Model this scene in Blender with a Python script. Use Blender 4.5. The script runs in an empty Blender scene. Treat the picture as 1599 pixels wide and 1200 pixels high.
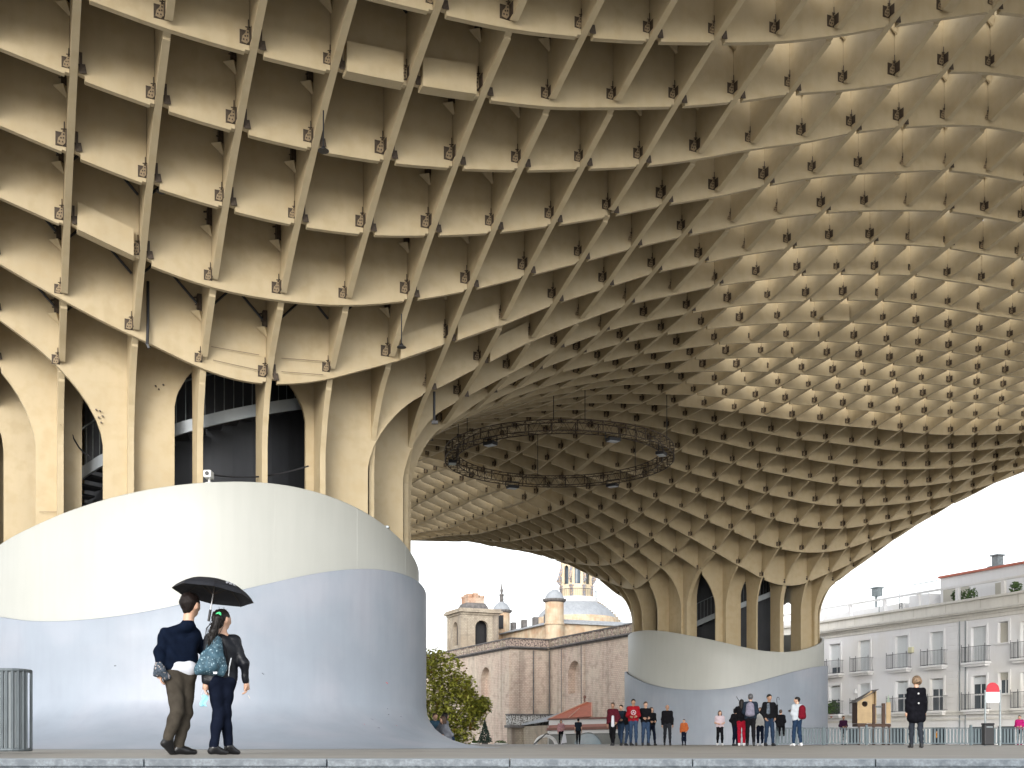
import bpy, bmesh, math, random
import numpy as np
from mathutils import Vector, Matrix
random.seed(7)
S = bpy.context.scene
COL = S.collection
# ------------------------------------------------------------------ camera, sky, sun, exposure
F = 1773.4; CX = 799.5; HY = 1159.6; CH = 0.137     # focal length in photo pixels, centre column, horizon row, eye height
cam = bpy.data.cameras.new("camera"); camo = bpy.data.objects.new("camera", cam); COL.objects.link(camo)
cam.sensor_width = 36; cam.lens = F/1599*36; cam.shift_y = (HY-600)/1599
cam.clip_start = 0.05; cam.clip_end = 3000
camo.location = (0, 0, CH); camo.rotation_euler = (math.radians(90), 0, 0)
S.camera = camo
SUN_EL, SUN_AZ = 21, 192        # degrees; azimuth measured clockwise from +Y (behind the camera, a little to the left)
W = bpy.data.worlds.new("World"); S.world = W; W.use_nodes = True
nt = W.node_tree; nt.nodes.clear()
wo = nt.nodes.new("ShaderNodeOutputWorld"); bg = nt.nodes.new("ShaderNodeBackground")
sky = nt.nodes.new("ShaderNodeTexSky"); sky.sky_type = 'NISHITA'; sky.sun_disc = False
sky.sun_elevation = math.radians(SUN_EL); sky.sun_rotation = math.radians(SUN_AZ)
sky.air_density = 1.0; sky.dust_density = 1.5; sky.ozone_density = 1.0
hs = nt.nodes.new("ShaderNodeHueSaturation"); hs.inputs['Saturation'].default_value = 0.2
nt.links.new(sky.outputs[0], hs.inputs['Color']); nt.links.new(hs.outputs[0], bg.inputs[0])
bg.inputs[1].default_value = 0.15; nt.links.new(bg.outputs[0], wo.inputs[0])
sl = bpy.data.lights.new("sun", 'SUN'); sl.energy = 0.7; sl.angle = math.radians(28); sl.color = (1, .985, .96)
so = bpy.data.objects.new("sun", sl); COL.objects.link(so)
el, az = math.radians(SUN_EL), math.radians(SUN_AZ)
sd = Vector((math.sin(az)*math.cos(el), math.cos(az)*math.cos(el), math.sin(el)))
so.rotation_euler = sd.to_track_quat('Z', 'Y').to_euler(); so.location = sd*80
S.view_settings.view_transform = 'Standard'; S.view_settings.look = 'None'
S.view_settings.exposure = 1.25; S.view_settings.gamma = 1
try: S.view_settings.use_curve_mapping = False
except Exception: pass
S.render.engine = 'CYCLES'
S.cycles.max_bounces = 8; S.cycles.diffuse_bounces = 5

def at(px, py, Y):
    "a point of the place from its column, row and distance"
    return Vector(((px-CX)/F*Y, Y, CH+(HY-py)/F*Y))
# ------------------------------------------------------------------ materials
MATS = {}
def mat(name, col, rough=.6, var=.10, scale=2.0, streak=0, bump=0.0, bscale=30, metal=0, col2=None, spec=.5, c2scale=None, c2pos=(.45,.65), stretch=(1,1,.12)):
    if name in MATS: return MATS[name]
    m = bpy.data.materials.new(name); m.use_nodes = True; t = m.node_tree; N = t.nodes; L = t.links
    b = N['Principled BSDF']; b.inputs['Roughness'].default_value = rough; b.inputs['Metallic'].default_value = metal
    b.inputs['Specular IOR Level'].default_value = spec
    tc = N.new('ShaderNodeTexCoord')
    def noise(sc, vec=None, det=4):
        n = N.new('ShaderNodeTexNoise'); n.inputs['Scale'].default_value = sc; n.inputs['Detail'].default_value = det
        L.new(vec or tc.outputs['Object'], n.inputs['Vector']); return n.outputs['Fac']
    def ramp(fac, p0, p1, c0, c1):
        r = N.new('ShaderNodeValToRGB'); r.color_ramp.elements[0].position = p0; r.color_ramp.elements[1].position = p1
        r.color_ramp.elements[0].color = (*c0, 1); r.color_ramp.elements[1].color = (*c1, 1); L.new(fac, r.inputs[0]); return r.outputs[0]
    c = tuple(col)
    out = ramp(noise(scale), .3, .7, [max(0, x*(1-var)) for x in c], [min(1, x*(1+var)) for x in c])
    def mix(fac, a, b2, mode='MIX'):
        x = N.new('ShaderNodeMix'); x.data_type = 'RGBA'; x.blend_type = mode
        if isinstance(fac, float): x.inputs[0].default_value = fac
        else: L.new(fac, x.inputs[0])
        L.new(a, x.inputs[6])
        if isinstance(b2, tuple): x.inputs[7].default_value = (*b2, 1)
        else: L.new(b2, x.inputs[7])
        return x.outputs[2]
    if col2 is not None:
        f2 = ramp(noise(c2scale or scale*.6, det=6), c2pos[0], c2pos[1], (0,0,0), (1,1,1))
        out = mix(f2, out, tuple(col2))
    if streak:
        mp = N.new('ShaderNodeMapping'); mp.inputs['Scale'].default_value = stretch; L.new(tc.outputs['Object'], mp.inputs[0])
        s = ramp(noise(5, mp.outputs[0], 6), .42, .75, (0,0,0), (1,1,1))
        sc = N.new('ShaderNodeMath'); sc.operation = 'MULTIPLY'; sc.inputs[1].default_value = streak; L.new(s, sc.inputs[0])
        out = mix(sc.outputs[0], out, tuple(x*.45 for x in c))
    L.new(out, b.inputs['Base Color'])
    if bump:
        bp = N.new('ShaderNodeBump'); bp.inputs['Strength'].default_value = bump; bp.inputs['Distance'].default_value = .02
        L.new(noise(bscale), bp.inputs['Height']); L.new(bp.outputs[0], b.inputs['Normal'])
    MATS[name] = m; return m
cream = mat('cream_paint', (.47, .38, .235), .55, .05, .7, streak=.10, bump=.10, bscale=14, col2=(.445,.352,.208), c2scale=3.5)
steel = mat('dark_steel', (.06, .042, .027), .55, .4, 20, metal=.2)
tan = mat('tan_bracket_paint', (.27,.20,.115), .6, .15, 10)
steel_g = mat('galvanised_steel', (.22, .25, .26), .45, .2, 8, metal=.5)
black = mat('black_paint', (.012, .012, .014), .5)
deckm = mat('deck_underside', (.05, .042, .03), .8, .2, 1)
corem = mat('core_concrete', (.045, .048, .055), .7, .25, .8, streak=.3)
whiteb = mat('white_rim_paint', (.42, .425, .39), .45, .03, .5, streak=.08, bump=.03, bscale=6)
bluem = mat('blue_grey_skirt', (.262, .295, .342), .5, .06, .8, streak=.10, bump=.05, bscale=8, col2=(.30,.32,.365), c2scale=.6)

# ------------------------------------------------------------------ object helpers
def xf(o):
    return Matrix.LocRotScale(o.location, o.rotation_euler, None)
def thing(name, label, cat, loc=(0,0,0), rotz=0, group=None):
    o = bpy.data.objects.new(name, None); COL.objects.link(o); o.location = loc; o.rotation_euler = (0,0,rotz)
    o.empty_display_size = .3; tag(o, label, cat, group); return o
def tag(o, label=None, cat=None, group=None, kind=None):
    if label: o['label'] = label
    if cat: o['category'] = cat
    if group: o['group'] = group
    if kind: o['kind'] = kind
    return o
class MB:
    def __init__(s): s.v = []; s.f = []; s.m = []; s.cur = 0
    def add(s, vs, fs):
        n = len(s.v); s.v += [tuple(p) for p in vs]; s.f += [tuple(i+n for i in f) for f in fs]; s.m += [s.cur]*len(fs)
    def box(s, x0, x1, y0, y1, z0, z1):
        s.add([(x0,y0,z0),(x1,y0,z0),(x1,y1,z0),(x0,y1,z0),(x0,y0,z1),(x1,y0,z1),(x1,y1,z1),(x0,y1,z1)],
              [(0,3,2,1),(4,5,6,7),(0,1,5,4),(1,2,6,5),(2,3,7,6),(3,0,4,7)]); return s
    def tube(s, pts, r, n=6, cap=True):
        pts = [Vector(p) for p in pts]; rs = r if isinstance(r, (list, tuple)) else [r]*len(pts)
        base = len(s.v); up = None; vs = []
        for k, p in enumerate(pts):
            d = (pts[min(k+1, len(pts)-1)]-pts[max(k-1, 0)])
            if d.length < 1e-9: d = Vector((0,0,1))
            d.normalize()
            if up is None:
                up = Vector((0,0,1)) if abs(d.z) < .9 else Vector((1,0,0))
            a = d.cross(up)
            if a.length < 1e-6: a = d.orthogonal()
            a.normalize(); up = a.cross(d).normalized()
            for j in range(n):
                t = 2*math.pi*j/n; vs.append(p + (a*math.cos(t)+up*math.sin(t))*rs[k])
        fs = []
        for k in range(len(pts)-1):
            for j in range(n):
                a0 = k*n+j; a1 = k*n+(j+1) % n; fs.append((a0, a1, a1+n, a0+n))
        if cap:
            fs.append(tuple(range(n-1, -1, -1))); fs.append(tuple(range((len(pts)-1)*n, len(pts)*n)))
        s.add(vs, fs); return s
    def bar(s, p, q, w, h=None):
        "a rectangular bar from p to q, w wide, h high"
        p = Vector(p); q = Vector(q); d = (q-p).normalized(); h = h or w
        up = Vector((0,0,1)) if abs(d.z) < .99 else Vector((1,0,0))
        a = d.cross(up).normalized()*w/2; b = a.cross(d).normalized()*h/2
        s.add([p-a-b, p+a-b, p+a+b, p-a+b, q-a-b, q+a-b, q+a+b, q-a+b],
              [(0,1,2,3),(7,6,5,4),(0,4,5,1),(1,5,6,2),(2,6,7,3),(3,7,4,0)]); return s
    def lathe(s, prof, n=24, c=(0,0), a0=0, a1=2*math.pi, sx=1, sy=1):
        full = abs(a1-a0-2*math.pi) < 1e-6; m = n if full else n+1; vs = []
        for r, z in prof:
            for j in range(m):
                t = a0+(a1-a0)*j/n; vs.append((c[0]+r*math.cos(t)*sx, c[1]+r*math.sin(t)*sy, z))
        fs = []
        for k in range(len(prof)-1):
            for j in range(n):
                a = k*m+j; b = k*m+(j+1) % m; fs.append((a, b, b+m, a+m))
        s.add(vs, fs); return s
    def prism(s, poly, y0, y1):
        "poly is a list of (x, z), pushed from y0 to y1"
        n = len(poly); vs = [(x, y0, z) for x, z in poly]+[(x, y1, z) for x, z in poly]
        fs = [tuple(range(n)), tuple(range(2*n-1, n-1, -1))]+[((i+1) % n, i, i+n, (i+1) % n+n) for i in range(n)]
        s.add(vs, fs); return s
    def build(s, name, mt, parent=None, world=False, smooth=False, kind=None, label=None, bevel=0):
        me = bpy.data.meshes.new(name); vs = s.v
        if world and parent is not None:
            inv = xf(parent).inverted(); vs = [tuple(inv @ Vector(p)) for p in vs]
        me.from_pydata(vs, [], s.f)
        mts = mt if isinstance(mt, (list, tuple)) else [mt]
        for q in mts: me.materials.append(q)
        if len(mts) > 1: me.polygons.foreach_set('material_index', s.m)
        if smooth: me.polygons.foreach_set('use_smooth', [True]*len(me.polygons))
        me.update()
        o = bpy.data.objects.new(name, me); COL.objects.link(o)
        if parent is not None: o.parent = parent
        if kind: o['kind'] = kind
        if label: o['label'] = label
        if bevel:
            md = o.modifiers.new('bevel', 'BEVEL'); md.width = bevel; md.segments = 2; md.limit_method = 'ANGLE'
        return o
def copy_tree(o, parent=None):
    c = o.copy(); COL.objects.link(c); c.parent = parent
    for ch in list(o.children): copy_tree(ch, c)
    return c
def dup(o, loc, rotz=0, label=None):
    c = copy_tree(o); c.location = loc; c.rotation_euler = (0,0,rotz)
    if label: c['label'] = label
    return c
# ------------------------------------------------------------------ the timber lattice: a 1.5 m grid of upright panels under a free-form surface
G = 1.5; TH = 0.410933605; U0 = -0.635782; V0 = -13.952134
cT, sT = math.cos(TH), math.sin(TH)
def gw(u, v, z=0):
    a = (u-U0)*G; b = (v-V0)*G
    return Vector((a*cT-b*sT, a*sT+b*cT, z))
TAB = np.array([[int(x) for x in r.split(',')] for r in """1571,1577,1581,1583,1584,1584,1583,1582,1581,1582,1583,1587,1592,1600,1611,1624,1640,1657,1674,1692,1708,1724,1737,1745,1748,1746,1742,1737,1733,1730,1729,1730,1733,1736,1741,1746,1752,1758,1765,1773,1782,1791,1800,1800,1800,1800,1800,1800,1800;1549,1555,1558,1559,1559,1557,1555,1553,1551,1550,1551,1554,1560,1569,1581,1597,1615,1637,1659,1681,1701,1721,1736,1744,1746,1743,1736,1728,1722,1718,1717,1718,1721,1725,1729,1734,1740,1746,1753,1761,1770,1779,1789,1800,1800,1800,1800,1800,1800;1525,1530,1533,1533,1532,1529,1525,1521,1518,1515,1515,1517,1523,1533,1547,1565,1588,1614,1643,1672,1699,1722,1738,1746,1746,1740,1730,1720,1711,1707,1706,1707,1710,1713,1718,1723,1728,1734,1741,1749,1758,1767,1777,1788,1800,1800,1800,1800,1800;1499,1504,1505,1505,1503,1499,1493,1487,1482,1477,1475,1477,1482,1493,1508,1530,1556,1588,1624,1661,1696,1723,1741,1748,1745,1737,1725,1712,1702,1697,1696,1697,1700,1703,1707,1711,1717,1723,1730,1737,1746,1755,1765,1776,1788,1800,1800,1800,1800;1469,1474,1475,1475,1471,1466,1459,1450,1442,1435,1432,1432,1437,1448,1465,1489,1519,1556,1599,1645,1688,1722,1741,1746,1742,1733,1720,1706,1696,1690,1688,1688,1690,1693,1696,1700,1705,1711,1718,1725,1734,1743,1754,1765,1777,1790,1800,1800,1800;1437,1442,1444,1443,1439,1431,1422,1410,1399,1389,1384,1384,1388,1398,1418,1445,1477,1516,1564,1619,1671,1712,1733,1738,1733,1723,1711,1699,1689,1683,1680,1679,1680,1683,1686,1689,1694,1699,1706,1713,1722,1731,1742,1753,1766,1779,1793,1800,1800;1404,1410,1412,1410,1405,1395,1383,1368,1351,1338,1332,1332,1336,1345,1367,1396,1431,1470,1520,1578,1633,1685,1709,1716,1715,1707,1697,1687,1679,1673,1670,1670,1670,1672,1674,1678,1682,1687,1693,1701,1709,1719,1730,1742,1754,1768,1783,1798,1800;1373,1379,1382,1378,1369,1356,1340,1321,1300,1281,1273,1273,1279,1292,1311,1343,1379,1423,1474,1518,1569,1628,1663,1681,1686,1684,1678,1671,1665,1660,1658,1658,1659,1660,1662,1665,1669,1674,1681,1688,1697,1707,1718,1730,1743,1757,1772,1788,1800;1345,1352,1354,1348,1334,1314,1292,1269,1241,1218,1204,1200,1207,1225,1251,1284,1321,1368,1422,1470,1525,1571,1609,1638,1650,1653,1652,1649,1646,1644,1643,1644,1646,1647,1649,1652,1656,1661,1668,1675,1684,1695,1706,1719,1732,1747,1762,1779,1796;1323,1332,1333,1321,1297,1268,1238,1205,1169,1138,1119,1112,1120,1145,1178,1222,1271,1326,1376,1432,1483,1524,1559,1592,1609,1618,1622,1624,1624,1623,1624,1626,1629,1631,1634,1637,1642,1647,1654,1662,1672,1682,1694,1707,1721,1736,1752,1769,1787;1313,1322,1318,1297,1262,1222,1181,1134,1089,1042,1012,1007,1020,1054,1102,1160,1220,1281,1338,1390,1441,1483,1518,1547,1572,1584,1591,1596,1599,1600,1601,1605,1609,1613,1617,1621,1627,1633,1640,1649,1659,1670,1683,1696,1711,1726,1743,1760,1779;1306,1318,1310,1277,1232,1183,1129,1059,990,932,897,890,903,954,1021,1091,1168,1234,1299,1351,1401,1445,1482,1511,1534,1551,1558,1568,1572,1573,1576,1581,1587,1593,1599,1605,1612,1619,1627,1636,1647,1658,1671,1685,1700,1717,1734,1752,1771;1294,1311,1300,1258,1206,1149,1079,991,897,841,808,801,820,870,941,1031,1118,1194,1264,1317,1367,1409,1448,1476,1500,1522,1530,1539,1543,1546,1551,1558,1566,1574,1582,1589,1597,1605,1614,1623,1635,1647,1661,1675,1691,1707,1725,1743,1763;1273,1292,1282,1239,1184,1119,1035,929,846,785,752,745,766,815,888,982,1074,1163,1236,1292,1338,1382,1418,1446,1473,1494,1506,1513,1518,1524,1530,1537,1546,1556,1566,1575,1584,1592,1601,1612,1624,1637,1650,1665,1681,1698,1717,1736,1756;1252,1280,1272,1228,1169,1098,1009,908,819,758,724,717,738,785,855,945,1055,1145,1216,1274,1320,1361,1395,1426,1452,1472,1487,1498,1505,1511,1514,1521,1531,1542,1553,1563,1573,1581,1590,1601,1614,1627,1641,1656,1673,1690,1709,1729,1749;1242,1291,1275,1222,1161,1087,995,897,813,752,718,711,731,777,848,940,1043,1132,1204,1258,1306,1344,1381,1408,1435,1456,1471,1482,1491,1500,1505,1511,1519,1531,1543,1554,1564,1572,1581,1592,1605,1619,1633,1648,1664,1682,1701,1722,1744;1269,1298,1279,1226,1163,1089,998,903,823,765,732,725,745,790,859,949,1046,1129,1197,1255,1300,1341,1376,1401,1425,1443,1457,1470,1478,1489,1497,1505,1511,1523,1536,1547,1557,1566,1575,1586,1598,1611,1625,1640,1656,1675,1695,1716,1738;1290,1302,1282,1234,1174,1104,1020,929,851,796,764,758,777,821,887,974,1064,1140,1203,1258,1303,1340,1373,1399,1418,1435,1447,1456,1469,1480,1487,1497,1504,1516,1527,1539,1550,1560,1570,1580,1591,1604,1617,1632,1649,1668,1688,1711,1734;1309,1314,1293,1246,1191,1129,1056,974,899,846,815,809,827,870,934,1016,1094,1161,1217,1268,1313,1351,1378,1397,1412,1427,1437,1447,1457,1464,1473,1483,1491,1503,1513,1527,1539,1551,1561,1572,1583,1595,1609,1624,1641,1661,1683,1706,1731;1325,1327,1307,1266,1216,1161,1101,1034,967,915,885,879,897,938,1000,1069,1132,1188,1238,1284,1325,1359,1383,1398,1414,1420,1428,1432,1441,1446,1454,1459,1467,1478,1489,1506,1520,1534,1547,1560,1573,1585,1599,1615,1633,1655,1678,1704,1729;1336,1336,1319,1287,1244,1196,1148,1097,1046,1002,975,970,986,1023,1071,1123,1173,1219,1263,1304,1340,1368,1386,1401,1411,1417,1419,1420,1420,1423,1426,1433,1436,1441,1452,1468,1489,1508,1526,1543,1558,1573,1589,1606,1626,1650,1676,1703,1729;1345,1344,1333,1309,1274,1234,1194,1155,1118,1087,1068,1064,1076,1102,1137,1174,1213,1252,1291,1326,1357,1381,1399,1409,1413,1413,1404,1400,1394,1388,1391,1392,1393,1397,1408,1424,1446,1471,1497,1520,1538,1557,1577,1598,1621,1648,1677,1704,1732;1353,1353,1346,1330,1303,1271,1238,1206,1180,1158,1145,1142,1151,1168,1192,1221,1253,1287,1319,1349,1374,1394,1407,1412,1411,1402,1387,1376,1362,1355,1349,1344,1342,1345,1359,1374,1395,1423,1458,1487,1512,1537,1565,1594,1622,1652,1681,1709,1736;1361,1363,1359,1348,1329,1306,1280,1254,1233,1216,1207,1205,1210,1224,1243,1266,1292,1320,1346,1370,1390,1403,1408,1405,1396,1384,1360,1342,1329,1314,1303,1293,1287,1289,1302,1316,1339,1369,1404,1443,1475,1513,1553,1592,1627,1659,1689,1716,1742;1372,1374,1372,1365,1353,1337,1318,1298,1281,1268,1261,1259,1263,1274,1289,1308,1329,1351,1371,1389,1403,1409,1407,1394,1373,1357,1330,1307,1289,1266,1243,1231,1220,1221,1233,1253,1276,1308,1343,1386,1433,1489,1545,1594,1635,1670,1699,1725,1750;1383,1386,1386,1382,1374,1363,1349,1335,1323,1314,1308,1306,1310,1318,1330,1345,1362,1378,1394,1405,1413,1412,1402,1383,1353,1325,1297,1275,1245,1215,1184,1157,1141,1134,1145,1172,1203,1242,1284,1334,1400,1474,1543,1600,1646,1682,1710,1734,1757;1395,1398,1399,1397,1392,1385,1375,1366,1357,1351,1346,1346,1349,1356,1365,1377,1390,1403,1413,1419,1419,1412,1392,1364,1328,1299,1268,1235,1197,1152,1113,1069,1042,1033,1044,1073,1124,1175,1227,1295,1378,1466,1546,1609,1657,1694,1722,1744,1765;1406,1410,1412,1411,1408,1403,1397,1391,1385,1380,1377,1377,1381,1386,1395,1405,1415,1424,1430,1431,1425,1410,1390,1349,1315,1281,1242,1192,1147,1089,1026,963,929,924,924,960,1022,1095,1171,1258,1357,1459,1549,1614,1662,1701,1733,1755,1773;1416,1420,1423,1423,1422,1419,1415,1411,1407,1404,1402,1403,1406,1411,1419,1428,1437,1444,1447,1445,1435,1416,1388,1350,1312,1269,1216,1158,1099,1026,952,885,844,830,836,872,938,1022,1116,1219,1329,1440,1539,1602,1652,1698,1739,1767,1787;1425,1430,1433,1434,1434,1433,1430,1427,1424,1422,1422,1423,1426,1431,1438,1447,1455,1461,1464,1460,1447,1424,1390,1349,1307,1257,1199,1135,1061,974,892,826,783,766,775,812,878,966,1069,1181,1293,1402,1495,1564,1619,1676,1734,1770,1793;1434,1439,1442,1444,1444,1444,1442,1440,1439,1437,1437,1439,1442,1447,1453,1462,1470,1477,1480,1476,1462,1435,1396,1351,1305,1256,1199,1124,1032,932,848,784,743,727,738,775,839,929,1038,1152,1263,1361,1452,1521,1574,1623,1701,1748,1783;1441,1446,1450,1452,1453,1453,1452,1451,1450,1450,1450,1451,1454,1458,1465,1474,1483,1491,1494,1491,1478,1452,1410,1361,1312,1262,1205,1124,1024,913,828,767,728,714,725,762,826,916,1029,1141,1251,1340,1435,1516,1544,1561,1623,1702,1760;1447,1452,1456,1459,1460,1461,1461,1460,1460,1460,1460,1461,1464,1467,1474,1483,1493,1502,1506,1504,1492,1467,1424,1372,1320,1268,1209,1132,1038,929,840,776,739,726,739,777,841,933,1044,1154,1257,1346,1432,1500,1528,1549,1601,1674,1742;1453,1458,1462,1465,1466,1468,1468,1468,1468,1468,1469,1470,1472,1476,1481,1491,1501,1510,1514,1512,1500,1474,1430,1377,1326,1276,1219,1148,1065,970,876,812,778,767,780,819,885,978,1081,1186,1281,1357,1425,1480,1517,1552,1604,1671,1738;1457,1462,1466,1470,1472,1473,1474,1475,1475,1476,1477,1479,1481,1485,1490,1499,1508,1515,1518,1515,1503,1476,1431,1377,1332,1285,1230,1166,1095,1017,922,879,848,836,849,889,957,1042,1135,1229,1308,1372,1426,1473,1514,1559,1614,1680,1745;1461,1466,1471,1474,1476,1478,1479,1480,1482,1483,1484,1486,1489,1493,1499,1506,1513,1518,1520,1515,1501,1474,1432,1384,1343,1296,1243,1186,1127,1069,1019,982,947,934,947,987,1046,1119,1202,1278,1340,1392,1437,1480,1521,1569,1628,1693,1757;1465,1470,1474,1478,1480,1482,1484,1485,1487,1489,1491,1493,1497,1501,1506,1511,1516,1519,1518,1511,1497,1472,1437,1393,1352,1305,1257,1209,1165,1131,1107,1084,1060,1050,1060,1091,1140,1204,1269,1327,1376,1419,1458,1497,1539,1587,1644,1705,1765;1468,1473,1477,1481,1484,1486,1488,1490,1492,1494,1497,1500,1503,1507,1511,1515,1518,1518,1515,1507,1492,1469,1436,1394,1356,1316,1276,1238,1209,1193,1186,1181,1171,1165,1172,1197,1238,1284,1329,1372,1412,1449,1484,1521,1562,1609,1662,1718,1772;1471,1476,1481,1484,1487,1490,1492,1494,1496,1499,1502,1505,1508,1512,1515,1517,1518,1517,1512,1501,1485,1462,1432,1397,1366,1335,1301,1269,1251,1251,1260,1271,1275,1270,1275,1289,1314,1346,1380,1415,1448,1480,1512,1547,1587,1632,1681,1731,1781;1474,1479,1484,1487,1490,1493,1496,1498,1500,1503,1506,1510,1513,1516,1518,1519,1518,1515,1508,1497,1480,1459,1432,1405,1382,1359,1331,1297,1290,1303,1324,1343,1352,1351,1351,1358,1376,1399,1425,1454,1483,1512,1542,1575,1613,1655,1700,1746,1792;1477,1482,1486,1490,1494,1496,1499,1502,1504,1507,1510,1514,1516,1519,1520,1520,1518,1513,1505,1494,1478,1459,1438,1418,1402,1382,1355,1330,1333,1355,1381,1403,1414,1414,1412,1415,1428,1446,1467,1492,1518,1546,1574,1606,1641,1679,1720,1762,1800;1480,1485,1489,1493,1497,1500,1503,1505,1508,1511,1514,1517,1520,1521,1522,1521,1518,1513,1504,1492,1478,1462,1447,1434,1422,1404,1384,1373,1382,1406,1436,1458,1469,1469,1465,1465,1475,1488,1506,1528,1552,1578,1606,1636,1668,1702,1739,1777,1800;1482,1487,1492,1496,1500,1503,1506,1509,1512,1515,1518,1520,1522,1524,1524,1522,1519,1512,1503,1492,1480,1467,1455,1444,1434,1422,1412,1411,1426,1453,1485,1508,1516,1515,1512,1512,1517,1526,1540,1559,1582,1608,1635,1663,1692,1723,1756,1791,1800;1485,1490,1495,1499,1503,1506,1509,1512,1515,1518,1521,1523,1525,1525,1525,1524,1520,1513,1504,1493,1482,1471,1460,1452,1444,1438,1435,1441,1460,1490,1523,1547,1551,1549,1547,1548,1549,1555,1566,1583,1605,1631,1659,1685,1712,1741,1772,1800,1800;1487,1492,1497,1501,1505,1509,1512,1516,1519,1521,1524,1526,1527,1527,1527,1524,1520,1514,1505,1495,1485,1475,1466,1459,1455,1454,1455,1464,1486,1514,1543,1562,1567,1567,1566,1567,1568,1573,1583,1600,1621,1647,1674,1700,1727,1755,1785,1800,1800;1490,1495,1500,1504,1508,1512,1515,1519,1522,1524,1526,1528,1529,1529,1528,1526,1521,1515,1508,1499,1490,1481,1473,1469,1468,1473,1480,1489,1509,1532,1552,1564,1569,1571,1572,1574,1577,1583,1593,1610,1632,1657,1684,1711,1738,1766,1795,1800,1800;1492,1497,1502,1507,1511,1515,1518,1522,1524,1527,1529,1531,1531,1531,1530,1528,1524,1518,1511,1504,1496,1489,1483,1480,1485,1497,1512,1523,1535,1548,1558,1563,1565,1569,1573,1576,1581,1587,1598,1615,1638,1664,1691,1719,1747,1775,1800,1800,1800;1495,1500,1505,1509,1514,1518,1521,1524,1527,1530,1532,1533,1534,1534,1533,1531,1527,1523,1517,1511,1505,1500,1497,1497,1504,1526,1548,1557,1561,1565,1566,1565,1563,1567,1573,1578,1584,1591,1602,1621,1645,1671,1698,1726,1754,1782,1800,1800,1800;1497,1502,1507,1512,1516,1520,1524,1527,1530,1533,1535,1536,1537,1537,1536,1535,1532,1528,1524,1520,1517,1514,1514,1519,1532,1554,1576,1583,1583,1581,1577,1573,1570,1572,1577,1583,1589,1598,1610,1629,1652,1678,1705,1733,1761,1789,1800,1800,1800""".split(';')], float)/100   # rows v=-7.., columns u=-8..
def field(u, v):
    x = min(max(u+8, 0), TAB.shape[1]-1.001); y = min(max(v+7, 0), TAB.shape[0]-1.001)
    i = int(x); j = int(y); fx = x-i; fy = y-j
    def w(t): return (-.5*t+t*t-.5*t**3, 1-2.5*t*t+1.5*t**3, .5*t+2*t*t-1.5*t**3, -.5*t*t+.5*t**3)
    wx = w(fx); wy = w(fy); s = 0
    for b in range(4):
        jj = min(max(j+b-1, 0), TAB.shape[0]-1)
        for a in range(4):
            ii = min(max(i+a-1, 0), TAB.shape[1]-1); s += wx[a]*wy[b]*TAB[jj, ii]
    return s
E1 = (2.75, 8.3, 3.8, 4.0); E2 = (24.97, 23.8, 3.62, 3.62)
I1 = (2.75, 8.3, 3.2, 3.5); I2 = (24.97, 23.8, 3.05, 3.05)
def sdist(E, u, v):
    du = u-E[0]; dv = v-E[1]; r = math.hypot(du, dv)+1e-9
    return r-r/(math.sqrt((du/E[2])**2+(dv/E[3])**2)+1e-9)
def drop(s, H=1.5, w=.7):
    x = min(max(1-s/w, 0), 1); return H*(1-math.sqrt(max(0, 1-x*x)))
def zbot(u, v):
    for E, I in ((E1, I1), (E2, I2)):
        s = sdist(E, u, v)
        if s < .7:
            if s > 0: return field(u, v)-drop(s)
            si = sdist(I, u, v)
            if si >= 0: return 3.6
            return 9.5+1.2*min(1, -si/.5)-drop(-si, 1.3, .45)
    return field(u, v)
def cuts(p, q):
    "places along p-q where a trunk outline is crossed"
    out = []
    for E in (E1, E2, I1, I2):
        n = 12; prev = sdist(E, *p)
        for k in range(1, n+1):
            t = k/n; s = sdist(E, p[0]+(q[0]-p[0])*t, p[1]+(q[1]-p[1])*t)
            if (s < 0) != (prev < 0):
                lo = (k-1)/n; hi = t; a = prev
                for _ in range(14):
                    mid = (lo+hi)/2; sm = sdist(E, p[0]+(q[0]-p[0])*mid, p[1]+(q[1]-p[1])*mid)
                    if (sm < 0) == (a < 0): lo = mid
                    else: hi = mid
                out.append(lo)
            prev = s
    return out
UMIN, UMAX, VMIN, VMAX = -7, 38, -8, 40
def depth(u, v): return ((u-U0)*sT+(v-V0)*cT)*G
def inview(u, v):
    d = depth(u, v)
    if d < 8 or (u > 22.5 and (u-28)+(v-24)*1.1 > 0): return False
    x = CX+F*((u-U0)*cT-(v-V0)*sT)*G/d
    return -420 < x < 2050
Bcont = {(-1,5),(-1,9),(-1,10),(-1,12),(0,1),(0,6),(0,7),(0,11),(0,12),(0,14),(1,9),(1,10),(1,11),(1,14),(1,15),(2,10),(2,12),(2,13),(2,14),(2,16),
         (3,2),(3,3),(3,4),(3,11),(3,12),(3,14),(3,15),(3,17),(4,0),(4,1),(4,2),(4,4),(4,5),(4,7),(4,12),(4,14),(4,16),(4,18)}
def bcont(i, j):
    if j <= 4 and j >= -1 and i <= 19: return (j, i) in Bcont
    h = (i*73856093 ^ j*19349663) & 0xffff
    return (h*2654435761 >> 7) % 100 < 42
def decked(u, v):  # outline of the added deck, drawn to set which cells go dark
    if v < 13.5: return u < 7.6+(v+1)*.62
    if u < 17 and v > 21: return False
    return not (u > 31 and v < 17)
def top_h(u, v):
    s = sum(decked(u+a, v+b_) for a in (-.6, .6) for b_ in (-.6, .6))/4
    return 3.2*s+(1-s)*(1.3 if v < 4 else 1.0 if v < 9 else .85)
canopy = thing('lattice_canopy', 'huge cream timber lattice canopy of crossing panels carried on two flared trunks', 'canopy', tuple(gw(2.75, 8.3, 0)))
def in_px(p):
    return CX+F*p.x/p.y, HY-F*(p.z-CH)/p.y
panels = []      # (importance, verts, faces)
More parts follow.
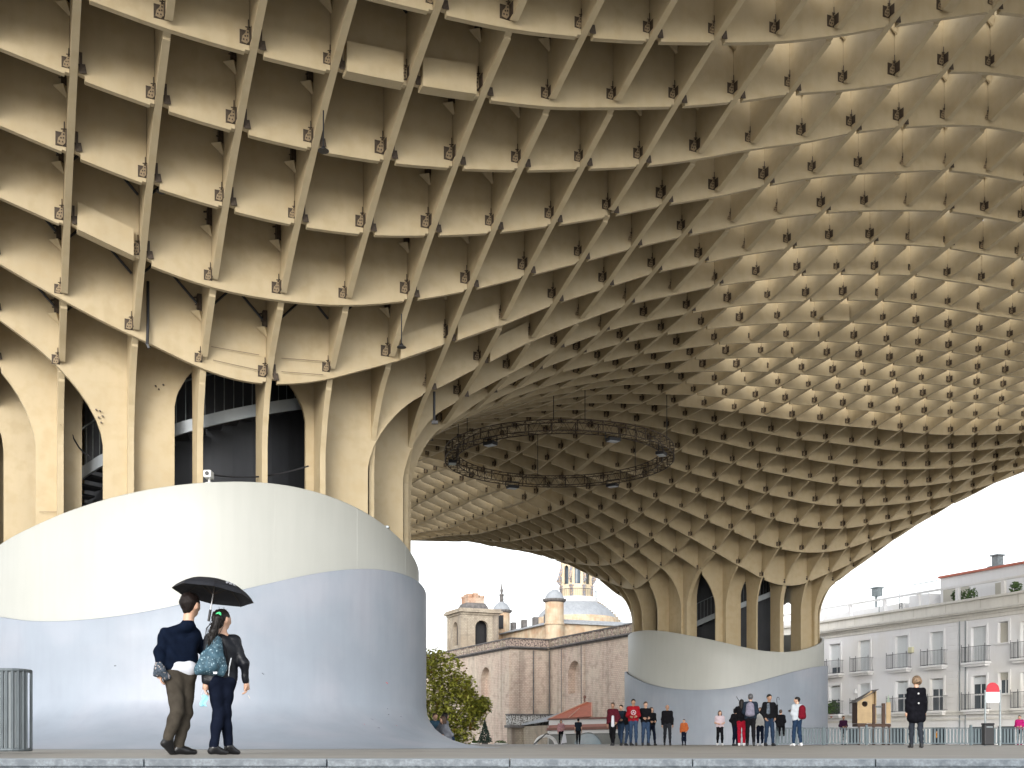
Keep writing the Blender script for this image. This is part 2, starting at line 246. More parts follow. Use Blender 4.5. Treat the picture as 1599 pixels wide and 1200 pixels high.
def make_panel(fam, fixed, a, b, k):
    """upright panel of one family: fam 'A' runs along v at u=fixed, 'B' along u at v=fixed, from a to b"""
    P = (lambda t: (fixed, t)) if fam == 'A' else (lambda t: (t, fixed))
    n = b-a; d0 = depth(*P((a+b)/2)); near = d0 < 34
    sub = 4 if near else (3 if d0 < 50 else 2)
    ts = set()
    for c in range(n):
        p, q = P(a+c), P(a+c+1); cs = cuts(p, q)
        close = min(abs(sdist(E, *P(a+c+.5))) for E in (E1, E2)) < 1.3
        m = 8 if close else sub
        for s in range(m+1): ts.add(round(a+c+s/m, 4))
        for t in cs: ts.add(round(a+c+t-.002, 4)); ts.add(round(a+c+t+.002, 4)); ts.add(round(a+c+t-.03, 4)); ts.add(round(a+c+t+.03, 4))
    ts = sorted(t for t in ts if a <= t <= b)
    h = random.random(); thick = (.135 if near else .10 if d0 < 45 else .085)
    if fam == 'B': thick *= .85
    if h < .05 and fam == 'A' and (d0 > 30 or a < 0 and fixed > 9): thick = .25
    off = -.035 if fam == 'B' else random.uniform(-.012, .012)
    gap = .050 if near else .034
    s0 = min(abs(sdist(E, *P(a))) for E in (E1, E2)); s1 = min(abs(sdist(E, *P(b))) for E in (E1, E2))
    inner0 = any(sdist(E, *P(a)) < .2 for E in (E1, E2)); inner1 = any(sdist(E, *P(b)) < .2 for E in (E1, E2))
    e0 = 0 if inner0 else gap; e1 = 0 if inner1 else gap
    bot = [(t, zbot(*P(t))+off) for t in ts]
    # pull the ends back from the crossing panels and notch the bottom corners
    def zt(t): return zbot(*P(t))+off
    lo, hi = a+e0, b-e1
    bot = [(t, z) for t, z in bot if lo+.13 < t < hi-.13] if not (inner0 or inner1) else [(t, z) for t, z in bot if lo+(0 if inner0 else .13) <= t <= hi-(0 if inner1 else .13)]
    if not inner0:
        nh = .11 if fam == 'B' else .05
        bot = [(lo, zt(lo)+nh), (lo+.075, zt(lo+.075)+nh*.9), (lo+.08, zt(lo+.08))]+bot
    if not inner1:
        nh = .04 if fam == 'B' else .07
        bot = bot+[(hi-.055, zt(hi-.055)), (hi-.05, zt(hi-.05)+nh), (hi, zt(hi)+nh)]
    top = [(t, field(*P(t))+top_h(*P(t))) for t, z in bot]
    w = thick/2/G; vs = []
    for (t, zb), (_, zt_) in zip(bot, top):
        for sgn in (-1, 1):
            if fam == 'A': u, v = fixed+sgn*w, t
            else: u, v = t, fixed+sgn*w
            vs.append(gw(u, v, zb)); vs.append(gw(u, v, max(zt_, zb+.3)))
    fs = []; m = len(bot)
    for i in range(m-1):
        b0 = i*4; b1 = b0+4
        fs += [(b0, b1, b1+1, b0+1), (b0+2, b0+3, b1+3, b1+2), (b0, b0+2, b1+2, b1), (b0+1, b1+1, b1+3, b0+3)]
    fs += [(0, 1, 3, 2), ((m-1)*4, (m-1)*4+2, (m-1)*4+3, (m-1)*4+1)]
    mid = gw(*P((a+b)/2), zt((a+b)/2)); x, y = in_px(mid)
    vis = (-40 < x < 1640 and y > -30)
    panels.append(((n/d0/d0*1000 if vis else 0)*(1.4 if fam == 'B' else 1), vs, fs, k))
for j in range(VMIN, VMAX+1):
    run = None
    for i in range(UMIN, UMAX+1):
        ok = inview(i, j)
        if run is not None and (not ok or not bcont(i, j) or i-run >= 7):
            if i-run >= 1 and inview(i-1, j): make_panel('B', j, run, i if ok else i-1, j) if (i if ok else i-1) > run else None
            run = None
        if ok and run is None: run = i
        if not ok: run = None
    if run is not None and run < UMAX: make_panel('B', j, run, UMAX, j)
for i in range(UMIN, UMAX+1):
    run = None
    for j in range(VMIN, VMAX+1):
        ok = inview(i, j)
        if run is not None and (not ok or bcont(i, j) or j-run >= 9):
            jj = j if ok else j-1
            if jj > run: make_panel('A', i, run, jj, i)
            run = None
        if ok and run is None: run = j
        if not ok: run = None
    if run is not None and run < VMAX: make_panel('A', i, run, VMAX, i)
panels.sort(key=lambda p: -p[0])
NP = 296
for imp, vs, fs, k in panels[:NP]:
    b = MB(); b.add(vs, fs); b.build('timber_panel', cream, canopy, world=True)
b = MB()
for imp, vs, fs, k in panels[NP:]: b.add(vs, fs)
b.build('timber_panel', cream, canopy, world=True, kind='stuff')
# steel brackets in the corners of the crossings
def bracket_mesh(full):
    b = MB()
    # a perforated triangular plate on each of the two panels, joined by bolts; local x = along u, y = along v (negative quadrant), z up from the panel edge
    t = .012
    if full:
        # dark backing plates on both panels, a tan perforated triangular plate and its bolts
        b.cur = 0
        b.box(-.27,-.05,-.075,-.06,.0,.27); b.box(-.085,-.07,-.25,-.06,.03,.27)
        b.tube([(-.17,-.13,.30),(-.02,-.10,.34)], .012, 4); b.tube([(-.11,-.12,.26),(-.11,-.12,.46)], .012, 4)
        b.cur = 1
        pl = [(-.24,.03),(-.14,.00),(-.09,.06),(-.09,.30),(-.13,.33),(-.17,.20),(-.22,.14)]; n = len(pl)
        b.add([(x, -.088, z) for x, z in pl]+[(x, -.1, z) for x, z in pl], [tuple(range(n)), tuple(range(2*n-1, n-1, -1))]+[(k_, (k_+1) % n, (k_+1) % n+n, k_+n) for k_ in range(n)])
        b.cur = 0
        for x, z in ((-.20,.07),(-.14,.07),(-.125,.15),(-.17,.14),(-.12,.22),(-.12,.28)): b.box(x-.014, x+.014, -.108, -.099, z-.014, z+.014)
    else:
        b.box(-.15,-.05,-.10,-.07,.02,.13); b.box(-.10,-.06,-.10,-.07,.13,.26)
        b.box(-.17,-.04,-.10,-.085,.20,.225); b.box(-.07,-.05,-.12,-.06,.0,.10)
    me = bpy.data.meshes.new('steel_bracket'); me.from_pydata(b.v, [], b.f); me.materials.append(steel); me.materials.append(tan); me.polygons.foreach_set('material_index', b.m); me.update()
    return me, b
bm_full, bf = bracket_mesh(True); bm_small, bs = bracket_mesh(False)
nodes = []
for i in range(UMIN, UMAX+1):
    for j in range(VMIN, VMAX+1):
        if not inview(i, j): continue
        if any(sdist(E, i, j) < .15 for E in (E1, E2)): continue
        z = zbot(i, j); p = gw(i, j, z); x, y = in_px(p); d = p.y
        if -30 < x < 1630 and -60 < y: nodes.append((d, i, j, z, p))
nodes.sort()
cinv = xf(canopy).inverted(); rest = MB()
for k, (d, i, j, z, p) in enumerate(nodes):
    sc = random.uniform(.85, 1.15)*(.88 if d < 30 else .78); rz = TH
    if k < 290:
        o = bpy.data.objects.new('steel_bracket', bm_full); COL.objects.link(o); o.parent = canopy
        o.location = cinv @ (p+Vector((0,0,.10))); o.rotation_euler = (0, 0, rz); o.scale = (sc, sc, sc)
    else:
        M = Matrix.LocRotScale(p+Vector((0,0,.08)), Matrix.Rotation(rz, 3, 'Z').to_euler(), Vector((sc, sc, sc)))
        n0 = len(rest.f); rest.add([M @ Vector(q) for q in (bf if d < 62 else bs).v], (bf if d < 62 else bs).f); rest.m[n0:] = list((bf if d < 62 else bs).m)
rest.build('steel_bracket', [steel, tan], canopy, world=True, kind='stuff')
# smaller bracket halves on the other side of the near crossings, upper brackets and tie rods
def shared(b, name, mt):
    me = bpy.data.meshes.new(name); me.from_pydata(b.v, [], b.f); me.materials.append(mt); me.update(); return me
X_ = Vector((1,0,0)); Y_ = Vector((0,1,0)); Z_ = Vector((0,0,1))
b = MB(); b.bar((0,0,0), (.12,0,.02), .02, .16); b.bar((.03,0,0), (.03,0,.3), .03, .05); half_me = shared(b, 'half_bracket', steel)
b = MB(); b.bar((0,0,0), (0,0,.38), .16, .10); b.bar((-.12,0,.3), (.06,0,.34), .03, .03); b.tube([(-.1,-.06,.12),(.1,-.06,.12)], .015, 5); up_me = shared(b, 'upper_bracket', steel)
b = MB(); b.add([(.10,0,0),(-.2,0,0),(-.02,-.14,0),(.10,0,-.2),(.04,0,-.2),(.06,-.05,-.2)], [(0,1,2),(5,4,3),(0,3,4,1),(1,4,5,2),(2,5,3,0)]); foot_me = shared(b, 'bracket_foot', cream)
b = MB(); b.tube([(.1,0,0),(1.15,0,1.1)], .028, 6); rod_me = shared(b, 'tie_rod', black)
def place(name, me, loc, rz):
    o = bpy.data.objects.new(name, me); COL.objects.link(o); o.parent = canopy; o.location = cinv @ loc; o.rotation_euler = (0,0,rz); return o
ux = Vector((cT, sT, 0)); vy = Vector((-sT, cT, 0))
for d, i, j, z, p in nodes:
    if d > 36: break
    if not bcont(i, j): place('half_bracket', half_me, p+Vector((0,0,.12))+ux*.09-vy*.10, TH)
    if (i*7+j*3) % 3 != 1:
        a = p-ux*.12-vy*.12+Vector((0,0,1.25))
        place('upper_bracket', up_me, a, TH); place('bracket_foot', foot_me, a+Vector((0,0,-.02)), TH)
    if j in (-2, 0, 4, 5, 6) and i < 7 or j == 3 and i < 2 or (j == -1 and i < 9):
        a = p-vy*.14+Vector((0,0,1.35))
        place('tie_rod', rod_me, a, TH); place('tie_rod', rod_me, a, TH+math.pi)
# thick closing boxes along some panel feet
for (j, i) in ((0,3),(0,4),(3,0),(4,6),(4,5),(5,7),(7,16),(2,17)):
    b = MB(); z0 = zbot(i+.12, j); z1 = zbot(i+.88, j)
    vs = []
    for u, z in ((i+.13, z0), (i+.5, zbot(i+.5, j)), (i+.87, z1)):
        for dv in (-.16, -.02):
            vs.append(gw(u, j+dv, z-.05)); vs.append(gw(u, j+dv, z+.52))
    fs = []
    for k in range(2):
        o_ = k*4; fs += [(o_, o_+4, o_+5, o_+1), (o_+2, o_+3, o_+7, o_+6), (o_, o_+2, o_+6, o_+4), (o_+1, o_+5, o_+7, o_+3)]
    fs += [(0,1,3,2), (8,10,11,9)]
    b.add(vs, fs); b.build('closing_box', cream, canopy, world=True)
# unseen decks standing for walkways on the lattice, outlined to darken the cells below
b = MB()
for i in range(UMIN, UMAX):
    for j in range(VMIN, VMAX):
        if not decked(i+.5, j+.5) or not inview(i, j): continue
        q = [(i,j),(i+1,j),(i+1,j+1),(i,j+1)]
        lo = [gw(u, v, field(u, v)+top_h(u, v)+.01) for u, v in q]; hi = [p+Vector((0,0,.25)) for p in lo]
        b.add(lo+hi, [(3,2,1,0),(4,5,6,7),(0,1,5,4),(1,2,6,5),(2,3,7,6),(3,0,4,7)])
b.build('shading_deck', deckm, canopy, world=True)
# ------------------------------------------------------------------ trunk bases: a white rim band in a blue-grey skirt
def interp(tab, a):
    # periodic linear-smooth interpolation over degrees
    t = sorted(tab); n = len(t); a = (a+180) % 360-180
    for k in range(n):
        a0, z0 = t[k]; a1, z1 = t[(k+1) % n]
        if k == n-1: a1 += 360
        x = a if a >= a0 else a+360
        if a0 <= x <= a1:
            return z0+(z1-z0)*(x-a0)/(a1-a0)
    return t[0][1]
def smooth_tab(tab):
    v = np.array([interp(tab, d) for d in range(360)]); 
    for _ in range(3): v = (np.roll(v, 1)+v*2+np.roll(v, -1))/4; 
    for _ in range(2): v = sum(np.roll(v, k) for k in range(-3, 4))/7
    return lambda a: v[int(a) % 360]*(1-(a % 1))+v[(int(a)+1) % 360]*(a % 1)
def wall_ring(E, off, ztop, name, mt, parent, thick=.14, z0=0., flare=None, n=180):
    b = MB(); cols = []
    for k in range(n):
        a = k*360/n; t = math.radians(a); ca, sa = math.cos(t), math.sin(t)
        zt = ztop(a)
        ring = []
        if flare is None: zs = [z0+(zt-z0)*q for q in (0, .25, .5, .75)]+[zt-.03]; offs = [0]*5
        else:
            fw, fh = flare(a); zs = []; offs = []
            for q in range(9):
                th_ = q/8*math.pi/2; offs.append(fw*(1-math.sin(th_))); zs.append(fh*(1-math.cos(th_))+.004)
            zs += [fh+(zt-fh)*q for q in (.33, .66)]+[zt-.03]; offs += [0, 0, 0]
        for z, o_ in zip(zs, offs):
            r_ = off*G+o_; ring.append(gw(E[0]+(E[2]+r_/G)*ca, E[1]+(E[3]+r_/G)*sa, z))
        ring.append(gw(E[0]+(E[2]+off-.015)*ca, E[1]+(E[3]+off-.015)*sa, zt))
        ring.append(gw(E[0]+(E[2]+off-thick/G+.015)*ca, E[1]+(E[3]+off-thick/G+.015)*sa, zt))
        ring.append(gw(E[0]+(E[2]+off-thick/G)*ca, E[1]+(E[3]+off-thick/G)*sa, zt-.03))
        ring.append(gw(E[0]+(E[2]+off-thick/G)*ca, E[1]+(E[3]+off-thick/G)*sa, z0))
        cols.append(ring)
    m = len(cols[0]); b.add([p for r in cols for p in r], [(k*m+i, ((k+1) % n)*m+i, ((k+1) % n)*m+i+1, k*m+i+1) for k in range(n) for i in range(m-1)])
    return b.build(name, mt, parent, world=True, smooth=True)
W1 = smooth_tab([(-159.8,5.0),(-142.6,5.32),(-132.8,5.57),(-124.5,5.77),(-117,5.94),(-109.9,6.08),(-101.5,6.21),(-90.3,6.32),(-81.4,6.33),(-71.5,6.24),(-61.8,6.07),(-52.1,5.83),(-42,5.56),(-32.2,5.29),(-24.2,5.12),(0,4.9),(60,5.0),(120,4.9),(170,4.85)])
B1 = smooth_tab([(-155.5,3.25),(-142.5,3.03),(-133,2.97),(-123.5,3.0),(-113.5,3.13),(-102.8,3.39),(-89.3,3.81),(-77.5,4.18),(-69.1,4.39),(-59.2,4.55),(-48.9,4.61),(-37.2,4.59),(-27.3,4.5),(0,4.2),(90,3.6),(180,3.4)])
W2 = smooth_tab([(154.9,6.51),(169.7,6.56),(-174.3,6.52),(-158.7,6.33),(-147,6.08),(-135.2,5.82),(-125.4,5.59),(-114.2,5.3),(-103.4,5.1),(-89.5,5.06),(-77.4,5.21),(-64.5,5.5),(-48.2,5.87),(-38.9,6.17),(0,6.75),(60,7.0),(110,6.8)])
B2 = smooth_tab([(150.9,4.37),(170.9,3.98),(-174.1,3.53),(-161.3,3.23),(-149,3.05),(-138.1,2.98),(-124.6,3.03),(-114.7,3.2),(-100.8,3.59),(-84.8,4.01),(-68.9,4.32),(-49.6,4.5),(0,4.7),(90,4.7)])
def flare1(a):
    t = math.radians(a+92); f_ = max(0, math.cos(t))
    return 1.1+3.6*f_**2, 1.15
for E, Wt, Bt, fl, lab, which in ((E1, W1, B1, flare1, 'near trunk base behind the couple, white band above a pale flared skirt', 1),
                                  (E2, W2, B2, None, 'far trunk base behind the crowd, grey-white band dipping into a blue-grey skirt', 2)):
    t = thing('trunk_base', lab, 'trunk base', tuple(gw(E[0], E[1], 0)), 0, 'bases under the canopy trunks')
    wall_ring(E, .17, Wt, 'rim_band', whiteb, t, z0=1.0)
    wall_ring(E, .31, Bt, 'skirt', bluem, t, flare=fl)
    # seams of the plates on the band
    b = MB()
    for a in (-118, -84.5, -62, -140, -40):
        tt = math.radians(a)
        for (za, zb_, off) in ((Bt(a)-.2, Wt(a)-.04, .17),):
            p = gw(E[0]+(E[2]+off)*math.cos(tt), E[1]+(E[3]+off)*math.sin(tt), za); q = Vector((p.x, p.y, zb_)); b.bar(p, q, .006, .006)
    b.build('seam', mat('seam_grey', (.42,.43,.40), .6), t, world=True)
# dark cores with a stair winding round them
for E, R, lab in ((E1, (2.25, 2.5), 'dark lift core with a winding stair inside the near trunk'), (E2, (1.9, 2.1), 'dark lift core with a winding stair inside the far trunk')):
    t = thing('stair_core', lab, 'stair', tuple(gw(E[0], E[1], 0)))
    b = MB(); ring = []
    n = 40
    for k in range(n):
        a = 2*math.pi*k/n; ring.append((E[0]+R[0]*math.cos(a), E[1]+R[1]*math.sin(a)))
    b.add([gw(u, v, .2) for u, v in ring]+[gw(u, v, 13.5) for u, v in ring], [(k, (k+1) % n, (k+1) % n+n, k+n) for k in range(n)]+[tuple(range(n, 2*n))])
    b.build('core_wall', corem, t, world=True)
    st = MB(); fl = MB(); ba = MB(); hr = []
    ri, ro = 1.03, 1.26
    for k in range(70):
        a = math.radians(-250+k*6.2); z = 4.5+k*.15
        def P(r, z_, a=a): return gw(E[0]+R[0]*r*math.cos(a), E[1]+R[1]*r*math.sin(a), z_)
        a2 = a+math.radians(6.2)
        def P2(r, z_, a2=a2): return gw(E[0]+R[0]*r*math.cos(a2), E[1]+R[1]*r*math.sin(a2), z_)
        st.add([P(ri, z), P(ro, z), P2(ro, z), P2(ri, z), P(ri, z+.05), P(ro, z+.05), P2(ro, z+.05), P2(ri, z+.05)], [(0,3,2,1),(4,5,6,7),(0,1,5,4),(1,2,6,5),(2,3,7,6),(3,0,4,7)])
        fl.add([P(ro, z-.2), P2(ro, z-.05), P2(ro, z+.25), P(ro, z+.1), P(ro+.02, z-.2), P2(ro+.02, z-.05), P2(ro+.02, z+.25), P(ro+.02, z+.1)], [(0,1,2,3),(7,6,5,4),(0,4,5,1),(3,2,6,7)])
        for h in (0, .5):
            aa = a+math.radians(6.2)*h; p = gw(E[0]+R[0]*ro*math.cos(aa), E[1]+R[1]*ro*math.sin(aa), z+.1+.15*h); ba.tube([p, p+Vector((0,0,1.0))], .012, 4, False)
        hr.append(P(ro, z+1.1))
    ba.tube(hr, .025, 5)
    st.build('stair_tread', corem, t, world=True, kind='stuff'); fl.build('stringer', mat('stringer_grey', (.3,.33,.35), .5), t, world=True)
    ba.build('railing', steel_g, t, world=True)
# ------------------------------------------------------------------ ground
def struct(name, b, m, smooth=False):
    o = b.build(name, m, smooth=smooth); o['kind'] = 'structure'; return o
paving = mat('plaza_floor', (.27, .255, .23), .55, .12, .9, col2=(.235,.225,.205), c2scale=.4, bump=.12, bscale=60)
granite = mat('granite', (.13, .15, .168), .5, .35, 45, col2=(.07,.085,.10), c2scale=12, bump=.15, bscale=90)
b = MB(); b.box(-60, 75, 9.62, 84, -.35, 0); struct('plaza_floor', b, paving)
# granite steps at the edge of the plaza, in slabs
tread = thing('plaza_steps', 'pale granite steps along the near edge of the plaza floor', 'steps', (0, 9.2, -.5)); tread['kind'] = 'structure'
del tread['category']
for st in range(3):
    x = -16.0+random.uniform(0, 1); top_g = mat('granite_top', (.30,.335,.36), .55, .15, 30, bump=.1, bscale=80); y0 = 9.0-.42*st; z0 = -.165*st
    while x < 16:
        w = 1.45; b = MB()
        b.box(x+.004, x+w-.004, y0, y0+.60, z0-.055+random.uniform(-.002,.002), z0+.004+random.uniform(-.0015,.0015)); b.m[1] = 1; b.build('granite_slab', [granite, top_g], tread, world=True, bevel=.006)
        x += w
    b = MB(); b.box(-16, 16, y0+.03, y0+.6, z0-.165, z0-.057); b.build('riser', granite, tread, world=True)
pale = mat('pale_paving', (.33,.32,.30), .7, .1, .6, bump=.1, bscale=40)
b = MB(); b.box(-80, 80, -90, 8.9, -.9, -.5); struct('lower_plaza', b, pale)
b = MB(); b.add([(-1500,-1500,-5),(1500,-1500,-5),(1500,1500,-5),(-1500,1500,-5)], [(0,1,2,3)])
struct('ground', b, mat('street_asphalt', (.16,.16,.16), .8, .15, .5))

def on_skirt(px, py):
    Y = 16.0
    while Y < 34:
        p = at(px, py, Y); u, v = p.x/G, p.y/G; uu = u*cT+v*sT+U0; vv = -u*sT+v*cT+V0
        a = math.degrees(math.atan2((vv-E1[1])/E1[3], (uu-E1[0])/E1[2])); fw, fh = flare1(a)
        o_ = .31*G+(fw*(1-math.sqrt(max(0, 1-(1-min(p.z, fh)/fh)**2))) if p.z < fh else 0)
        rho = math.sqrt(((uu-E1[0])/(E1[2]+o_/G))**2+((vv-E1[1])/(E1[3]+o_/G))**2)
        if rho <= 1: return p
        Y += .01
skirt = [o for o in bpy.data.objects if o.name.startswith('skirt')][0]
dk = mat('scuff_dark', (.10,.11,.13), .7); rd = mat('scuff_red', (.40,.06,.07), .7); rs_ = random.Random(9)
for (px, py, m_) in ((572,1132,dk),(571,1133,rd),(579,1123,dk),(583,1124,dk),(590,1137,dk),(578,1142,dk),(604,1108,dk),(605,1116,dk),(615,1130,rd),(617,1133,rd),(622,1138,dk),(624,1119,dk),(603,1066,rd),(410,1052,dk),(300,1060,dk),(180,1040,dk),(120,1098,dk)):
    p = on_skirt(px, py)
    if p is None: continue
    l = rs_.uniform(.02, .06); a_ = rs_.uniform(-.6, .6)
    b = MB(); b.bar(p+Vector((-l*math.cos(a_), -.006, -l*math.sin(a_))), p+Vector((l*math.cos(a_), -.006, l*math.sin(a_))), .008, rs_.uniform(.008, .03)); b.build('scuff_mark', m_, skirt.parent, world=True)

def on_plane(fam, k, px, py):
    "point of the lattice plane A=k or B=k seen at a pixel"
    tt = (px-CX)/F
    if fam == 'A': u = k-U0; v = u*(cT-tt*sT)/(sT+tt*cT)
    else: v = k-V0; u = v*(sT+tt*cT)/(cT-tt*sT)
    d = (u*sT+v*cT)*G; return at(px, py, d-.10)
bolt_me = shared(MB().tube([(0,.02,0),(0,-.012,0)], .022, 6), 'bolt', steel)
for (px, py) in [(x, y) for x in (592,597) for y in (689,695,701,707)]+[(604+q*4.6, 699+q*2.2) for q in range(7)]+[(633,702),(637,708),(631,711),(638,716),(628,722),(634,727),(591,716),(596,718),(590,724)]+[(150,640),(156,642),(160,650),(154,652),(158,660),(243,603),(248,608),(255,601)]:
    fam, k = ('B', 7) if px > 500 else ('B', 5)
    o = place('bolt', bolt_me, on_plane(fam, k, px, py), 0)
seam_m = mat('joint_brown', (.16,.12,.075), .8)  # dark brown for the joint lines between panel pieces
for (fam, k, pts) in (('B', 7, [(588,694),(640,716)]), ('B', 6, [(513,702),(560,652)]), ('B', 6, [(513,735),(580,667)]), ('B', 4, [(330,542),(405,555)]), ('B', 4, [(333,563),(405,579)]), ('B', 4, [(440,560),(508,565)]), ('B', 4, [(440,581),(505,586)]), ('A', 0, [(86,660),(95,664)]), ('B', 5, [(215,790),(268,790)]), ('B', 6, [(62,800),(120,800)])):
    b = MB(); q = [on_plane(fam, k, x, y)+Vector((0,-.02,0)) for x, y in pts]; b.bar(q[0], q[1], .01, .011); b.build('joint_line', seam_m, canopy, world=True)
# ------------------------------------------------------------------ things hung under the canopy
t = thing('truss_ring', 'large circular black lighting truss hanging under the canopy', 'truss', (3.25*.6, 47, 11.96))
RC = Vector((1.95, 47, 0)); RR = 4.72; ZT, ZB = 12.17, 11.76
b = MB(); n = 96
for (r, z) in ((RR, ZT), (RR, ZB), (RR-.46, ZT), (RR-.46, ZB)):
    b.tube([RC+Vector((r*math.cos(2*math.pi*k/n), r*math.sin(2*math.pi*k/n), z)) for k in range(n+1)], .020, 6, False)
b.build('chord', steel, t, world=True)
b = MB(); n = 60
for k in range(n):
    def Q(r, z, q): a = 2*math.pi*q/n; return RC+Vector((r*math.cos(a), r*math.sin(a), z))
    for r in (RR, RR-.46):
        b.tube([Q(r, ZT, k), Q(r, ZB, k+.5), Q(r, ZT, k+1)], .010, 4, False)
    for z in (ZT, ZB): b.tube([Q(RR, z, k), Q(RR-.46, z, k+.5), Q(RR, z, k+1)], .010, 4, False)
    if k % 2 == 0: b.tube([Q(RR, ZT, k), Q(RR, ZB, k)], .02, 4, False); b.tube([Q(RR-.46, ZT, k), Q(RR-.46, ZB, k)], .02, 4, False)
b.build('lacing', steel, t, world=True, kind='stuff')
def uv_of(p):
    x, y = p.x/G, p.y/G; return (x*cT+y*sT+U0, -x*sT+y*cT+V0)
for ang in (-80, -95, -20, 40, 100, 160, 215):
    a = math.radians(ang); p = RC+Vector(((RR-.2)*math.cos(a), (RR-.2)*math.sin(a), ZT)); z = field(*uv_of(p))+.6
    b = MB(); b.tube([p, Vector((p.x, p.y, max(z, ZT+.5)))], .016, 5); b.build('hanger', black, t, world=True)
lens_m = mat('floodlight_glass', (.45,.5,.55), .2, .05)
for (px, py, lab) in ((766,690,'white floodlight on the near left side of the truss ring'), (717,722,'floodlight at the left end of the truss ring'), (801,746,'floodlight on the far left side of the truss ring'),
                      (957,684,'bluish floodlight on the near right side of the truss ring'), (1032,714,'floodlight inside the right end of the truss ring'), (957,744,'dark floodlight on the far right side of the truss ring')):
    # find the ring place that projects there
    best = min(((abs(in_px(q)[0]-px)+abs(in_px(q)[1]-py)), k) for k in range(360) for q in [RC+Vector(((RR-.3)*math.cos(math.radians(k)), (RR-.3)*math.sin(math.radians(k)), ZB-.15))])[1]
    a = math.radians(best); p = RC+Vector(((RR-.3)*math.cos(a), (RR-.3)*math.sin(a), ZB-.12))
    s = thing('floodlight', lab, 'floodlight', tuple(p), a, 'floodlights on the truss ring')
    m_ = MB(); m_.box(-.17,.17,-.24,.24,-.11,.02); m_.build('housing', black, s, bevel=.02)
    m_ = MB(); m_.box(-.14,.14,-.2,.2,-.122,-.112); m_.build('glass', lens_m, s)
    m_ = MB(); m_.bar((0,-.33,-.05),(0,-.33,.2),.03); m_.bar((0,.33,-.05),(0,.33,.2),.03); m_.bar((0,-.33,.2),(0,.33,.2),.03); m_.build('bracket_arm', black, s)
# little bell lamps and cables on the panel feet
for (px, py, Y, lab) in ((881,334,27.5,'small dark pendant lamp beside a diagonal panel, upper middle of the canopy'), (627,541,26.3,'small dark pendant lamp above the right of the near trunk'), (252,298,23.2,'dark pipe end hanging between the upper left panels'), (505,234,21.8,'small dark lamp on the third panel from the left, upper canopy')):
    p = at(px, py, Y); s = thing('pendant_lamp', lab, 'lamp', tuple(p))
    m_ = MB(); m_.lathe([(.0,.06),(.03,.06),(.05,.02),(.11,-.02),(.11,-.03),(0,-.03)], 14); m_.build('shade', black, s, smooth=False)
    m_ = MB(); m_.tube([(0,0,.05),(0,0,.75)], .014, 6); m_.build('stem', black, s)
# security camera and small floodlights on the near rim
def on_rim(px, off=.1):
    # place on the near rim seen at column px
    best = min((abs(in_px(gw(E1[0]+(E1[2]+off)*math.cos(math.radians(a)), E1[1]+(E1[3]+off)*math.sin(math.radians(a)), 5))[0]-px), a) for a in np.arange(-175, -5, .5))[1]
    return best, gw(E1[0]+(E1[2]+off)*math.cos(math.radians(best)), E1[1]+(E1[3]+off)*math.sin(math.radians(best)), W1(best))
a_, p = on_rim(327, .02)
s = thing('security_camera', 'small white security camera on the top edge of the near white band', 'camera', tuple(p))
white = mat('white_plastic', (.7,.7,.68), .4, .03)
m_ = MB(); m_.box(-.09,.09,-.30,0,.10,.27); m_.build('housing', white, s, bevel=.02)
m_ = MB(); m_.tube([(0,-.305,.185),(0,-.32,.185)], .05, 12); m_.build('lens', black, s)
m_ = MB(); m_.tube([(0,-.1,0),(0,-.1,.1)], .03, 8); m_.box(-.07,.07,-.17,-.03,-.02,.01); m_.build('mount', white, s)
a_, p = on_rim(598, .05)
s = thing('wall_light', 'small grey rectangular light on the rim at the right of the near trunk', 'light', tuple(p))
m_ = MB(); m_.box(-.17,.17,-.16,.02,.02,.08); m_.build('housing', steel_g, s, bevel=.01)
m_ = MB(); m_.bar((-.12,0,-.02),(-.12,.1,.05),.03); m_.build('mount', black, s)
# cable along the core above the rim
b = MB(); pts = []
for k in range(15):
    q = k/14; px = 332+q*150; pts.append(at(px, 742-14*q*q-0+6*math.sin(math.pi*q), 27.6))
b.tube(pts, .02, 6); tag(b.build('cable', black), 'black cable sagging between the columns just above the near white band', 'cable')
b = MB(); pts = [at(x, y, 27.9) for x, y in ((109,590),(109,620),(110,665),(115,685),(124,700),(132,708),(140,713))]
b.tube(pts, .02, 6); tag(b.build('cable', black), 'black cable hanging down behind the left columns of the near trunk', 'cable')
b = MB(); b.tube([at(231,440,25.6), at(231,500,25.6), at(230,538,25.6)], .035, 8); b.bar(at(229,536,25.6), at(233,544,25.6), .05)
tag(b.build('drain_pipe', black), 'thin dark drain pipe running down a panel above the left columns', 'pipe')
b = MB(); b.tube([at(678,612,30.5), at(678,660,30.5)], .035, 8); b.bar(at(674,660,30.5), at(684,660,30.5), .08)
tag(b.build('drain_pipe', black), 'dark drain pipe on the curved panels at the right flare of the near trunk', 'pipe')

